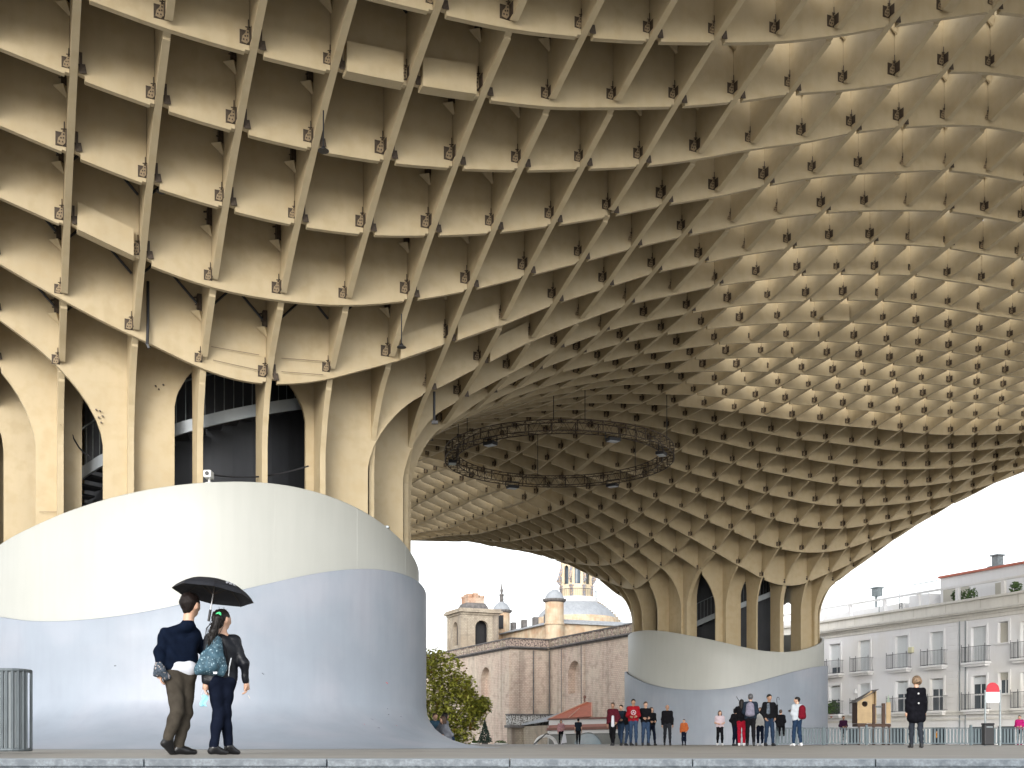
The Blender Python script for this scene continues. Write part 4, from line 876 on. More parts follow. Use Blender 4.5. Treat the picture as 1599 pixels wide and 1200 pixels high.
# ------------------------------------------------------------------ plane tree and shrubs beyond the plaza
def tree(name, lab, loc, blobs, n, size, seed, trunk_r=.22, group=None):
    t = thing(name, lab, 'tree', loc, 0, group); rnd = random.Random(seed)
    tr = MB(); top = max(bz for _, _, bz, _ in blobs)
    tr.tube([(0,0,0), (.05,.0,1.5), (-.05,.1,3.5), (.1,0,top*.6)], [trunk_r, trunk_r*.85, trunk_r*.7, trunk_r*.4], 8)
    for (bx, by, bz, br) in blobs:
        tr.tube([(0,.05,top*.35), (bx*.5, by*.5, (bz+top*.35)/2+.3), (bx, by, bz)], [trunk_r*.5, trunk_r*.3, .03], 5)
    tr.build('trunk', mat('bark', (.14,.11,.08), .9, .3, 6), t)
    cr = MB()
    for q in range(n):
        bx, by, bz, br = rnd.choice(blobs)
        while True:
            p = Vector((rnd.uniform(-1,1), rnd.uniform(-1,1), rnd.uniform(-1,1)))
            if .25 < p.length < 1: break
        p = Vector((bx, by, bz))+p*br*(1 if rnd.random() > .08 else 1.15); cr.cur = 0 if rnd.random() < .60+.08*(p.z-4) else 1  # bright leaf colour likelier higher up: sunlight on the crown put into colour
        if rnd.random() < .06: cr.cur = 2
        for _ in range(3):
            pp = p+Vector((rnd.gauss(0,.12), rnd.gauss(0,.12), rnd.gauss(0,.1))); s_ = size*rnd.uniform(.6, 1.3)
            a = Vector((rnd.uniform(-1,1), rnd.uniform(-1,1), rnd.uniform(-.5,.5))).normalized(); d = a.cross(Vector((rnd.uniform(-.4,.4), rnd.uniform(-.4,.4), 1))).normalized()
            a = a*s_; d = d*s_*.6; cr.add([pp-a, pp-d, pp+a, pp+d], [(0,1,2,3)])
    cr.build('crown', [mat('leaf_lit_yellow', (.40,.41,.07), .6, .3, 3), mat('leaf_green', (.12,.17,.035), .6, .35, 3), mat('leaf_autumn', (.26,.15,.03), .6, .3, 3)], t, kind='stuff')
    return t
TY = 88
def tb(px, py, r, dy=0): p = at(px, py, TY); return (p.x-T0.x, dy, p.z+5, r)
T0 = at(690, 1160, TY); T0.z = -5
rb = random.Random(5)
tree('plane_tree', 'bushy green and yellow tree between the near trunk base and the church', tuple(T0),
     [tb(690,1045,1.5), tb(672,1035,1.2), tb(700,1068,1.6,.8), tb(722,1075,1.1,-.5), tb(680,1085,1.8), tb(655,1070,2.0), tb(710,1105,1.7,-.6), tb(735,1095,.9), tb(752,1103,.75), tb(738,1120,1.0), tb(700,1135,1.6), tb(675,1120,1.9,.6), tb(650,1110,2.2), tb(720,1148,1.2,-.4), tb(690,1160,1.9)], 4300, .165, 11)
T1 = at(560, 1160, 96); T1.z = -5
s = thing('conical_shrub', 'small dark conical conifer at the far plaza edge right of the tree', 'shrub', tuple(at(757, 1163, 82)))
b = MB(); rnd = random.Random(3)
for _ in range(900):
    z = rnd.random()**1.4*1.6; r = (1.6-z)*.36*rnd.uniform(.5, 1); a = rnd.uniform(0, 6.28); p = Vector((r*math.cos(a), r*math.sin(a), z+.15)); q = Vector((rnd.uniform(-1,1), rnd.uniform(-1,1), rnd.uniform(-1,1))).normalized()*.07; d = q.orthogonal()*.5
    b.add([p-q, p-d, p+q, p+d], [(0,1,2,3)])
b.build('foliage', mat('conifer_green', (.04,.07,.05), .7, .3, 5), s, kind='stuff')
b = MB(); b.lathe([(0,0),(.22,0),(.28,.3),(0,.3)], 10); b.build('pot', greyst, s)
for px, w, lab in ((742,.5,'left one of two low flower tubs at the far plaza edge'), (782,.75,'right one of two low flower tubs at the far plaza edge, below the church corner')):
    s = thing('flower_tub', lab, 'planter', tuple(at(px, 1164, 82.5)))
    b = MB(); b.lathe([(0,0),(w*.6,0),(w*.7,.16),(0,.16)], 14); b.build('tub', white, s)
    b = MB(); leaves(b, (0,0,.22), w*.55, 120, .07, .35, int(px)); b.build('foliage', leaf1, s, kind='stuff')

# ------------------------------------------------------------------ market hall entrance with a red roof
K = thing('market_entrance', 'low street building with red hipped roof and white fascia in front of the church', 'building', (0, 0, 0))
def kp(px, py, Y): return at(px, py, Y)
redr = mat('red_clay_roof', (.50,.13,.06), .7, .15, 3, streak=.15); brown = mat('brown_trim', (.20,.09,.07), .6, .1)
b = MB(); A_, B_, C_, D_ = kp(857,1123,86), kp(924,1119,84), kp(924,1097.5,90), kp(916,1096.5,90)
E_ = kp(857,1123,96); 
b.add([A_, B_, C_, D_, E_, B_+Vector((0,10,0))], [(0,1,2,3),(0,3,4),(1,5,2),(3,2,5,4)]); b.build('roof', redr, K)
b = MB(); b.tube([kp(888,1121,85), kp(905,1106,87.5)], .04, 5); b.tube([kp(924,1119,84)+Vector((0,-.02,0)), kp(924,1097.5,90)], .06, 5); b.tube([A_, D_], .06, 5); b.build('ridge', mat('pale_ridge_tiles', (.62,.35,.25), .7), K)
def fasc(y0, y1, px0, px1, out, m, nm):
    b = MB(); p0, p1 = kp(px0, 1160, 85.6-out), kp(px1, 1160, 82.5-out); za = CH+(HY-y0)/F*85.6; zb_ = CH+(HY-y1)/F*85.6; zc = CH+(HY-y0+3.5)/F*82.5; zd = CH+(HY-y1+2.5)/F*82.5
    b.add([(p0.x,p0.y,zb_),(p1.x,p1.y,zd),(p1.x,p1.y,zc),(p0.x,p0.y,za),(p0.x,p0.y+3,zb_),(p1.x,p1.y+3,zd),(p1.x,p1.y+3,zc),(p0.x,p0.y+3,za)], [(0,1,2,3),(7,6,5,4),(0,3,7,4),(1,5,6,2),(3,2,6,7),(0,4,5,1)]); b.build(nm, m, K)
fasc(1122.5,1124.5,856,985,.4,brown,'gutter'); fasc(1125.0,1132.5,859,985,0,wframe,'fascia'); fasc(1133,1137,857,985,.3,mat('pink_brown_trim', (.36,.17,.14), .6),'trim'); fasc(1137.3,1141,854,985,.5,brown,'trim'); fasc(1141.4,1147,857,985,.1,wframe,'fascia')
fasc(1147.5,1175,857,985,-.3,mat('grey_glazing', (.16,.17,.16), .3),'glazing')
b = MB(); b.box(0, .3, 0, .3, 0, .6); 
b = MB(); p = kp(913,1097,90); b.tube([p, p+Vector((0,0,.3))], .06, 6); b.lathe([(0,.3),(.12,.36),(.1,.5),(0,.56)], 8); n_ = 32
for i in range(len(b.v)-n_, len(b.v)): b.v[i] = tuple(Vector(b.v[i])+p)
b.build('finial', brown, K)
def disc(name, lab, cat, px, py, Y, r, m, ring=None):
    s = thing(name, lab, cat, tuple(at(px, py, Y))); b = MB()
    pts = [(r*math.cos(2*math.pi*k/32), 0, r*math.sin(2*math.pi*k/32)) for k in range(32)]
    if m: b.prism([(p[0], p[2]) for p in pts], -.04, .04); b.build('panel', m, s)
    b = MB(); b.tube(pts+[pts[0]], ring or .05, 6, False); b.build('rim', wframe if not m else steel_g, s); return s
disc('round_glass_screen', 'round blue-grey glass screen by the market entrance, half below the plaza edge', 'screen', 918, 1166, 80, .95, mat('blue_grey_glass', (.25,.33,.38), .15), .06)
disc('white_hoop', 'white round hoop at the left end of the market entrance', 'hoop', 852, 1166, 80, .75, None, .13)
b = MB(); b.tube([at(832,1164,79), at(853,1146,79)], .05, 6); b.tube([at(853,1146,79), at(857,1147,79)], .05, 6); tag(b.build('handrail', iron), 'sloping dark handrail end left of the white hoop', 'handrail')

# ------------------------------------------------------------------ barriers, playhouse, sign, bin
fencem = mat('blue_grey_paint', (.10,.135,.15), .5, .12, 2, streak=.15); fdark = mat('dark_rail_paint', (.07,.09,.10), .5, .1)
slat_me = shared(MB().box(-.045,.045,-.012,.012,.09,.80), 'slat', fencem)
FY = 56.0
secs = [(1213,1252,'barrier section behind the standing group, first from the left'), (1252,1286,'barrier section in front of the far trunk, below its right edge'), (1286,1353,'barrier section below the balcony plants, left of the wooden playhouse'), (1353,1425,'lighter barrier section below the playhouse, left of the woman in black'),
        (1425,1516,'barrier section right of the woman in black, ending at a tall post'), (1516,1561,'barrier section behind the bin and the red sign'), (1561,1612,'barrier section right of the red and white sign'), (1612,1680,'barrier section beyond the right picture edge')]
for k, (a, c, lab) in enumerate(secs):
    pa, pc = at(a, 1160, FY), at(c, 1160, FY); L_ = pc.x-pa.x
    s = thing('picket_barrier', lab, 'barrier', (pa.x, FY, 0), 0, 'blue-grey picket barriers round the playground')
    n_ = max(3, int(round(L_/.165)))
    for q in range(n_):
        o = bpy.data.objects.new('slat', slat_me); COL.objects.link(o); o.parent = s; o.location = (L_*(q+.5)/n_, 0, 0)
    b = MB(); b.bar((0,0,.84),(L_,0,.84),.05,.05); b.build('top_rail', fdark, s); b = MB(); b.bar((0,0,.09),(L_,0,.09),.05,.05); b.build('bottom_rail', fencem, s)
    b = MB(); hh = 1.0 if a in (1516, 1353) else .9; b.box(-.05,.05,-.06,.06,0,hh); b.build('post', fencem, s)
# near barrier, lower left
s = thing('slatted_barrier', 'grey metal slatted barrier with a rounded corner at the lower left edge', 'barrier', tuple(at(10, 1178, 13.2)))
s.location.z = 0
gm = mat('barrier_zinc', (.12,.14,.15), .45, .15, 5, metal=.3, streak=.2)
pl = []
for k in range(46):
    q = k*.05
    if q < .30: a = q/.30*math.pi/2; pl.append((.16-.19*(1-math.sin(math.pi/2-a+0))*1.0, .19-.19*math.cos(math.pi/2-a), a))
    else: pl.append((-.03-(q-.30), 0.0+.0, 0))
path = [(.16, .30)]+[(.16-.16*(1-math.cos(math.radians(t_))), .16-.16*math.sin(math.radians(t_))) for t_ in (0,22,45,67,90)]+[(-.05*j_, 0) for j_ in range(1, 34)]
for (x, y) in path[:]:
    b = MB(); b.tube([(x, y, .05), (x, y, .975)], .017, 6); b.build('slat', gm, s)
b = MB(); b.tube([(x, y, .98) for x, y in path], .02, 8); b.build('top_rail', gm, s)
b = MB(); b.tube([(x, y, .05) for x, y in path], .02, 8); b.build('bottom_rail', gm, s)
b = MB(); b.add([(x, y+.01, z) for x, y in path[1:] for z in (.06, .97)], [(2*i, 2*i+2, 2*i+3, 2*i+1) for i in range(len(path)-2)]); b.build('backing_sheet', mat('dull_zinc_sheet', (.17,.19,.20), .6, .1, 4, streak=.2), s)
# playhouse
PY = 58.5
ply = mat('birch_plywood', (.42,.30,.16), .6, .12, 3, stretch=(.3,.3,3), streak=.15); dwood = mat('dark_brown_wood', (.06,.03,.018), .7, .2, 4)
p0 = at(1339, 1160, PY)
s = thing('playhouse', 'small wooden playhouse with slanted roof and round window beyond the barrier', 'playhouse', (p0.x, PY, 0))
w = at(1362, 1160, PY).x-p0.x; zf0, zl, zr = 1.12, 2.25, 2.80
b = MB(); n_ = 20; cx_, cz_, r_ = w*.5, 2.12, .15
# front panel with a round hole
outer = [(0, zf0), (w, zf0), (w, zr), (0, zl)]
ang = [2*math.pi*k/n_ for k in range(n_)]
ring = [(cx_+r_*math.cos(a), cz_+r_*math.sin(a)) for a in ang]
def ray(a):
    dx_, dz_ = math.cos(a), math.sin(a); best = 9
    for i in range(4):
        (x1, z1), (x2, z2) = outer[i], outer[(i+1) % 4]; ex_, ez_ = x2-x1, z2-z1; den = dx_*ez_-dz_*ex_
        if abs(den) < 1e-9: continue
        tt = ((x1-cx_)*ez_-(z1-cz_)*ex_)/den; uu = ((x1-cx_)*dz_-(z1-cz_)*dx_)/den
        if tt > 0 and -1e-6 <= uu <= 1+1e-6: best = min(best, tt)
    return (cx_+dx_*best, cz_+dz_*best)
allang = sorted(set(ang+[math.atan2(z-cz_, x-cx_) % (2*math.pi) for x, z in outer])); m_ = len(allang)
inn = [(cx_+r_*math.cos(a), cz_+r_*math.sin(a)) for a in allang]; out = [ray(a) for a in allang]
for y in (0, .04): b.add([(x, y, z) for x, z in inn+out], [((i, i+m_, (i+1) % m_+m_, (i+1) % m_) if y == 0 else (i, (i+1) % m_, (i+1) % m_+m_, i+m_)) for i in range(m_)])
b.add([(x, 0, z) for x, z in inn]+[(x, .04, z) for x, z in inn]+[(x, 0, z) for x, z in out]+[(x, .04, z) for x, z in out], [(i, (i+1) % m_, (i+1) % m_+m_, i+m_) for i in range(m_)]+[(2*m_+i, 3*m_+i, 3*m_+(i+1) % m_, 2*m_+(i+1) % m_) for i in range(m_)])
b.build('front_panel', ply, s)
b = MB(); b.box(w+.002, w+.23, .3, .34, zf0, zr); b.box(w+.19, w+.23, .05, .3, zf0, zr); b.build('side_panel', ply, s)
b = MB(); b.box(0, w, .9, .94, zf0, zl); b.box(0, .04, .05, .9, zf0, zl); b.build('back_panel', dwood, s)
b = MB(); sl_ = (zr-zl)/w; b.add([(-.12, -.15, zl-.12*sl_+.01), (w+.3, -.15, zr+.3*sl_*.2+.02), (w+.3, 1.05, zr+.3*sl_*.2+.02), (-.12, 1.05, zl-.12*sl_+.01), (-.12, -.15, zl-.12*sl_+.06), (w+.3, -.15, zr+.08), (w+.3, 1.05, zr+.08), (-.12, 1.05, zl-.12*sl_+.06)], [(3,2,1,0),(4,5,6,7),(0,1,5,4),(1,2,6,5),(2,3,7,6),(3,0,4,7)]); b.build('roof', greyst, s)
xr = at(1384, 1160, PY).x-p0.x; xr2 = at(1391, 1160, PY).x-p0.x
b = MB(); b.box(xr, xr2, 0, .04, zf0, 2.2); b.build('end_panel', ply, s)
b = MB(); b.add([(xr+.02, .02, 2.2), (xr2-.02, .02, 2.2), ((xr+xr2)/2, .02, 2.62), (xr+.02, .03, 2.2), (xr2-.02, .03, 2.2), ((xr+xr2)/2, .03, 2.62)], [(0,1,2),(5,4,3),(0,2,5,3),(1,4,5,2)]); b.build('finial', mat('green_leaf_cut_out', (.25,.32,.25), .6), s)
b = MB(); b.box(w+.03, w+.16, -.02, .1, 0, 2.1); b.box(xr-.22, xr-.06, -.02, .1, 0, 2.15); b.box(.03, .13, -.02, .1, 0, 1.1); b.box(xr2-.12, xr2-.02, .05, .15, 0, 1.1); b.build('post', dwood, s)
b = MB(); b.box(0, xr2, -.03, .9, .95, 1.1); b.build('floor_beam', dwood, s)
b = MB(); b.tube([(w+.16, .04, 1.98), (xr-.22, .04, 1.98)], .045, 8); b.build('grab_bar', steel_g, s)
b = MB(); b.box(w+.1, w+.2, .3, .34, 1.1, 1.7); b.build('climbing_hold', black, s)
# sign with two posts, litter bin
SY = 44.0
p = at(1550, 1160, SY); s = thing('notice_sign', 'rounded red and white notice sign on two grey posts', 'sign', (p.x, SY, 0))
hw = (1560.5-1539.5)/2/F*SY; zt_ = CH+(HY-1066)/F*SY; zm = CH+(HY-1081)/F*SY; zb_ = CH+(HY-1097.5)/F*SY
pts = [(-hw, zm)]+[(-hw*math.cos(math.pi*k/14), zm+(zt_-zm)*math.sin(math.pi*k/14)**.8) for k in range(1, 14)]+[(hw, zm)]
b = MB(); b.prism(pts, -.02, .02); b.build('red_panel', mat('sign_red', (.42,.015,.03), .45, .05), s)
b = MB(); b.box(-hw, hw, -.02, .02, zb_, zm-.002); b.build('white_panel', mat('sign_white', (.62,.66,.68), .4, .03), s)
for sg in (-1, 1): b = MB(); b.tube([(sg*(hw+.03), 0, 0), (sg*(hw+.03), 0, zm+.08)], .035, 10); b.build('post', steel_g, s, smooth=False)
p = at(1542.5, 1160, 43.2); s = thing('litter_bin', 'black rectangular litter bin at the foot of the red and white sign', 'bin', (p.x, 43.2, 0))
b = MB(); b.box(-.185,.185,-.16,.16,.03,.80); b.build('bin_body', black, s, bevel=.03)
b = MB(); b.box(-.195,.195,-.17,.17,.80,.87); b.build('lid', black, s, bevel=.02); b = MB(); b.box(-.12,.12,-.172,-.161,.70,.74); b.build('slot', steel_g, s)
# ------------------------------------------------------------------ people
def surface_nets(f, o, h):
    nx, ny, nz = f.shape; s = f < 0
    c = [s[i:nx-1+i, j:ny-1+j, k:nz-1+k] for i in (0,1) for j in (0,1) for k in (0,1)]
    cnt = sum(x.astype(np.int8) for x in c); act = (cnt > 0) & (cnt < 8)
    ids = -np.ones(act.shape, int); idx = np.argwhere(act); ids[act] = np.arange(len(idx))
    acc = np.zeros((len(idx), 3)); num = np.zeros(len(idx))
    I, J, K = idx.T
    for ax in range(3):
        for a in (0, 1):
            for b in (0, 1):
                o0 = [0,0,0]; o1 = [0,0,0]; oth = [q for q in range(3) if q != ax]
                o0[oth[0]] = a; o0[oth[1]] = b; o1[:] = o0; o1[ax] = 1
                f0 = f[I+o0[0], J+o0[1], K+o0[2]]; f1 = f[I+o1[0], J+o1[1], K+o1[2]]
                m = (f0 < 0) != (f1 < 0); t = np.where(m, f0/np.where(m, f0-f1, 1), 0)
                p = np.zeros((len(idx), 3)); p[:, oth[0]] = a; p[:, oth[1]] = b; p[:, ax] = t
                acc += p*m[:, None]; num += m
    V = (idx+acc/num[:, None])*h+np.array(o)
    faces = []
    for ax in range(3):
        sl0 = [slice(1, n-1) for n in f.shape]; sl0[ax] = slice(0, f.shape[ax]-1); sl1 = list(sl0); sl1[ax] = slice(1, f.shape[ax])
        a = s[tuple(sl0)]; b = s[tuple(sl1)]; d = np.argwhere(a != b)
        if not len(d): continue
        base = d.copy(); 
        for q in range(3):
            if q != ax: base[:, q] += 1
        oth = [q for q in range(3) if q != ax]
        def cid(da, db):
            e = base.copy(); e[:, oth[0]] -= da; e[:, oth[1]] -= db; return ids[e[:, 0], e[:, 1], e[:, 2]]
        q = np.stack([cid(0,0), cid(1,0), cid(1,1), cid(0,1)], 1)
        ins = a[tuple(d.T)]; flip = ins if ax != 1 else ~ins
        q[~flip] = q[~flip][:, ::-1]; faces.append(q)
    return V, np.concatenate(faces)
def sdf(prims, h, k=45, fold=0, fs_=1.0, bump=None):
    """prims: (p0, p1, r0, r1[, squash direction, squash]) round cones, blended smoothly"""
    P0 = np.array([p[0] for p in prims], float); P1 = np.array([p[1] for p in prims], float)
    rr = max(max(p[2], p[3]) for p in prims)
    lo = np.minimum(P0.min(0), P1.min(0))-rr-3*h; hi = np.maximum(P0.max(0), P1.max(0))+rr+3*h
    n = np.ceil((hi-lo)/h).astype(int)+1
    g = [lo[q]+np.arange(n[q])*h for q in range(3)]
    X, Y, Z = np.meshgrid(*g, indexing='ij'); acc = np.zeros(X.shape)
    for p in prims:
        a = np.array(p[0], float); b = np.array(p[1], float); r0, r1 = p[2], p[3]
        d = b-a; L = d@d+1e-12; ax_, ay_, az_ = X-a[0], Y-a[1], Z-a[2]
        t = np.clip((ax_*d[0]+ay_*d[1]+az_*d[2])/L, 0, 1)
        qx, qy, qz = ax_-t*d[0], ay_-t*d[1], az_-t*d[2]
        if len(p) > 4:
            u = np.array(p[4], float); u = u/np.linalg.norm(u); s_ = p[5]; w = qx*u[0]+qy*u[1]+qz*u[2]
            qx = qx+u[0]*w*(1/s_-1); qy = qy+u[1]*w*(1/s_-1); qz = qz+u[2]*w*(1/s_-1)
        acc += np.exp(-k*(np.sqrt(qx*qx+qy*qy+qz*qz)-(r0+(r1-r0)*t)))
    f = -np.log(np.maximum(acc, 1e-30))/k
    if fold:
        F_ = fs_; f = f+fold*((1-2*np.abs(np.sin(14*F_*Z+8*F_*X+1.8*np.sin(9*F_*X+7*F_*Y+3*F_*Z))))*.75+np.sin(41*F_*Z-17*F_*X+13*F_*Y+1.3)*.35+np.sin(9*F_*X+21*F_*Y-6*F_*Z)*.4)
    return surface_nets(f, lo, h)
def mesh_of(name, VF, mt, parent=None, at_=None, extra=None):
    V, Fq = VF
    if at_ is not None: V = V-np.array(at_)
    vs = [tuple(v) for v in V]; fs_l = [tuple(int(i) for i in q) for q in Fq]
    if extra:
        n = len(vs); vs += [tuple(Vector(p)-Vector(at_ if at_ is not None else (0,0,0))) for p in extra.v]; fs_l += [tuple(i+n for i in f_) for f_ in extra.f]
    me = bpy.data.meshes.new(name); me.from_pydata(vs, [], fs_l); me.polygons.foreach_set('use_smooth', [True]*len(me.polygons))
    me.materials.append(mt); me.update(); o = bpy.data.objects.new(name, me); COL.objects.link(o)
    if parent is not None: o.parent = parent
    return o
def fabric(name, c, rough=.85, var=.2, **k): return mat(name, tuple(x*.8 for x in c), rough, var, 12, bump=.15, bscale=120, spec=.04, **k)
SKIN = mat('skin_light', (.48,.29,.20), .5, .08, 12); SKIN2 = mat('skin_tan', (.33,.19,.12), .5, .08, 12)
HAIRB = mat('hair_black', (.008,.006,.005), .5, .3, 60, spec=.25); HAIRBR = mat('hair_brown', (.06,.032,.018), .5, .4, 60); EYE = mat('eye_dark', (.01,.01,.01), .3)
def V3(*a): return Vector(a)
def hand(b, wrist, tip_dir, palm_dir, sz=1.0, curl=.5, fist=False):
    "palm and five jointed fingers as tapered tubes"
    d = Vector(tip_dir).normalized(); n = Vector(palm_dir).normalized(); s_ = d.cross(n).normalized(); n = s_.cross(d).normalized(); w = Vector(wrist)
    kx = w+d*.085*sz
    b.tube([w-d*.02*sz, w+d*.03*sz, kx, kx+d*.008*sz], [.022*sz, .034*sz, .036*sz, .02*sz], 8)
    for q, L_ in ((-1.5,.062), (-.5,.075), (.5,.082), (1.5,.072)):
        p = kx+s_*q*.019*sz; d1 = (d+n*curl*.6).normalized(); d2 = (d+n*curl*1.6).normalized(); d3 = (d*.5+n*curl*2.2).normalized()
        p1 = p+d1*L_*.45*sz; p2 = p1+d2*L_*.32*sz; p3 = p2+d3*L_*.25*sz
        b.tube([p, p1, p2, p3], [.0095*sz, .009*sz, .008*sz, .006*sz], 6)
    p = w+d*.03*sz-s_*.028*sz; q1 = p+(d*.5-s_*.7+n*.3)*.035*sz; q2 = q1+(d+n*.5)*.028*sz; q3 = q2+(d+n*.8)*.02*sz
    b.tube([p, q1, q2, q3], [.013*sz, .012*sz, .0105*sz, .007*sz], 6)
def figure(label, J, top, legs, hairm, skin=SKIN, group=None, sleeves='long', skirt_len=0, h=.022, fold=.004, shoes=black, hair='short', face=None, shirt=None, shorts=False, coat=0, hood=False, broad=1.0, loose=1.0, socks=None, ground=True, kk=0, hem=0):
    """J: joints in the world; builds one continuous body and its clothing as children"""
    S_ = (J['head']-J['pelvis']).length/.72; s_ = S_
    base = V3(J['pelvis'].x, J['pelvis'].y, 0); at_ = base
    sl, sr, hl, hr_ = J['shL'], J['shR'], J['hipL'], J['hipR']; lat = (sr-sl).normalized(); hd = J['head']; nk = J['neck']
    look = Vector(face).normalized() if face else Vector((0,1,0)); fw = lat.cross(Vector((0,0,1))).normalized()*-1
    fw = fw if True else fw
    if fw.dot(J['front']) < 0: fw = -fw
    up = Vector((0,0,1))
    pr = []
    def cone(a, b, r0, r1, *x): pr.append((tuple(a), tuple(b), r0*s_, r1*s_, *x))
    # head: skull, jaw, nose, ears
    cone(hd+up*.02*s_-look*.012*s_, hd+up*.015*s_+look*.01*s_, .088, .085, tuple(look.cross(up)), .84)
    cone(hd-up*.035*s_+look*.02*s_, hd-up*.075*s_+look*.04*s_, .060, .038, tuple(look.cross(up)), .85)
    cone(hd+look*.082*s_-up*.0*s_, hd+look*.10*s_-up*.028*s_, .010, .014)
    sd_ = look.cross(up).normalized()
    for q in (-1, 1): cone(hd+sd_*q*.078*s_-up*.0*s_, hd+sd_*q*.082*s_-up*.03*s_, .014, .010)
    cone(hd-up*.05*s_-look*.02*s_, nk-up*.03*s_, .050, .056)
    # trunk and limbs of the body, a little slimmer than the clothes
    mid = (sl+sr)/2; hm = (hl+hr_)/2
    cone(sl+lat*.03*s_, sr-lat*.03*s_, .056, .056); cone(mid-up*.10*s_, hm+up*.05*s_, .105, .10, tuple(fw), .85)
    cone(mid-lat*.07*s_-up*.1*s_, hl+up*.03*s_, .085, .085); cone(mid+lat*.07*s_-up*.1*s_, hr_+up*.03*s_, .085, .085)
    limb = []
    for q in 'LR':
        cone(J['sh'+q], J['el'+q], .048, .037); cone(J['el'+q], J['wr'+q], .037, .026)
        cone(J['hip'+q], J['kn'+q], .062, .038); cone(J['kn'+q], J['kn'+q].lerp(J['an'+q], .3), .038, .040); cone(J['kn'+q].lerp(J['an'+q], .3), J['an'+q], .040, .030)
        cone(J['an'+q], J['toe'+q], .034, .025)
    ex_ = MB()
    for q in 'LR':
        dd = J['wr'+q]-J['el'+q]; hv = J.get('hand'+q, dd)
        hand(ex_, J['wr'+q], hv, J.get('palm'+q, -lat if q == 'R' else lat), s_*1.0, J.get('curl'+q, .5))
    body = mesh_of('person', sdf(pr, h, 55), skin, None, at_, ex_); body.location = at_; tag(body, label, 'person', group)
    def child(name, prims, mt, k=45, hh=None, fd=None, sc=1.0):
        return mesh_of(name, sdf(prims, hh or h, k, fold if fd is None else fd, sc), mt, body, at_)
    # eyes and mouth
    b = MB()
    for q in (-1, 1):
        c = hd+sd_*q*.032*s_+look*.078*s_+up*.008*s_-at_; b.lathe([(0,-.009),(.009,-.005),(.012,0),(.009,.005),(0,.009)], 8); n_ = 5*8; 
        for i in range(len(b.v)-n_, len(b.v)): b.v[i] = tuple(Vector(b.v[i])+c)
    b.build('eyes', EYE, body)
    b = MB(); c = hd+look*.088*s_-up*.05*s_-at_; b.tube([c-sd_*.022*s_, c+sd_*.022*s_], .006*s_, 5); b.build('mouth', mat('lips', (.3,.1,.08), .5), body)
    # hair
    hp = []
    def hc(a, b_, r0, r1, *x): hp.append((tuple(a), tuple(b_), r0*s_, r1*s_, *x))
    hc(hd+up*.033*s_-look*.026*s_, hd+up*.035*s_-look*.004*s_, .095, .092, tuple(sd_), .90)
    if hair == 'short': hc(hd-look*.045*s_+up*.01*s_, hd-look*.045*s_-up*.055*s_, .072, .048, tuple(sd_), 1.08)
    if hair == 'bald': hp = [(tuple(hd+up*.02*s_-look*.05*s_), tuple(hd-look*.055*s_-up*.03*s_), .058*s_, .05*s_, tuple(sd_), 1.2)]
    if hair == 'curly':
        rnd = random.Random(4)
        for _ in range(46):
            v = Vector((rnd.uniform(-1,1), rnd.uniform(-1,1), rnd.uniform(-.7,1))).normalized(); c = hd+up*.02*s_-look*.03*s_+v*.085*s_
            if v.dot(look) > .6: continue
            hc(c, c+Vector((rnd.uniform(-.01,.01), 0, rnd.uniform(-.02,.02))), .026, .02)
    if hair in ('long', 'tail'):
        hc(hd-look*.05*s_, hd-look*.06*s_-up*.06*s_, .07, .06, tuple(sd_), 1.1)
    if hair == 'long':
        hc(hd-look*.06*s_-up*.03*s_, hd-look*.085*s_-up*.24*s_, .07, .055, tuple(sd_), 1.25)
        for q in (-1, 1): hc(hd+sd_*q*.07*s_, hd+sd_*q*.075*s_-up*.2*s_, .03, .025)
    if hair == 'tail':
        p1 = J.get('tail1', hd-look*.13*s_-up*.02*s_); p2 = J.get('tail2', hd-look*.13*s_-up*.26*s_)
        hc(hd-look*.08*s_+up*.02*s_, p1, .045, .034); hc(p1, p1.lerp(p2, .5), .036, .045); hc(p1.lerp(p2, .5), p2, .045, .014)
    if hair != 'none': child('hair', hp, hairm, 60, fd=.003, sc=2.2)
    if hood:
        child('hood', [(tuple(hd+up*.02*s_-look*.04*s_), tuple(hd-up*.06*s_-look*.05*s_), .115*s_, .11*s_)], top, 50)
    # top
    tp = []
    def tc_(a, b_, r0, r1, *x): tp.append((tuple(a), tuple(b_), r0*s_*loose, r1*s_*loose, *x))
    tc_(sl+lat*.03*s_-up*.015*s_, sr-lat*.03*s_-up*.015*s_, .062, .062); tc_(nk-up*.075*s_, sl-up*.0*s_, .05, .058); tc_(nk-up*.075*s_, sr, .05, .058); low = hm+up*(.0 if coat == 0 else -coat)*s_
    tc_(mid-up*.10*s_, hm+up*(.06+hem)*s_, .130, .125, tuple(fw), .86)
    tc_(mid-lat*.085*s_-up*.09*s_, hl+up*(.04+hem)*s_-lat*.02*s_, .100, .104); tc_(mid+lat*.085*s_-up*.09*s_, hr_+up*(.04+hem)*s_+lat*.02*s_, .100, .104)
    if coat:
        for q in (-.09, 0, .09): tc_(hm+lat*q*s_, low+lat*q*1.3*s_, .115, .125)
    tc_(nk-up*.055*s_, nk-up*.065*s_, .062, .075)
    for q in 'LR':
        e, w_ = J['el'+q], J['wr'+q]
        if sleeves == 'long': tc_(J['sh'+q], e, .066, .052); tc_(e, e.lerp(w_, .93), .053, .042)
        elif sleeves == 'short': tc_(J['sh'+q], J['sh'+q].lerp(e, .65), .062, .056)
        else: pass
    tname = 'jacket' if sleeves == 'long' else 'shirt'
    if coat: tname = 'coat'
    child(tname, tp, top, kk or 42)
    if shirt is not None:
        child('shirt', [(tuple(hm+up*.115*s_-lat*.06*s_), tuple(hm+up*.105*s_+lat*.06*s_), .119*s_, .117*s_, tuple(fw), .98)], shirt, 60)
    lp = []
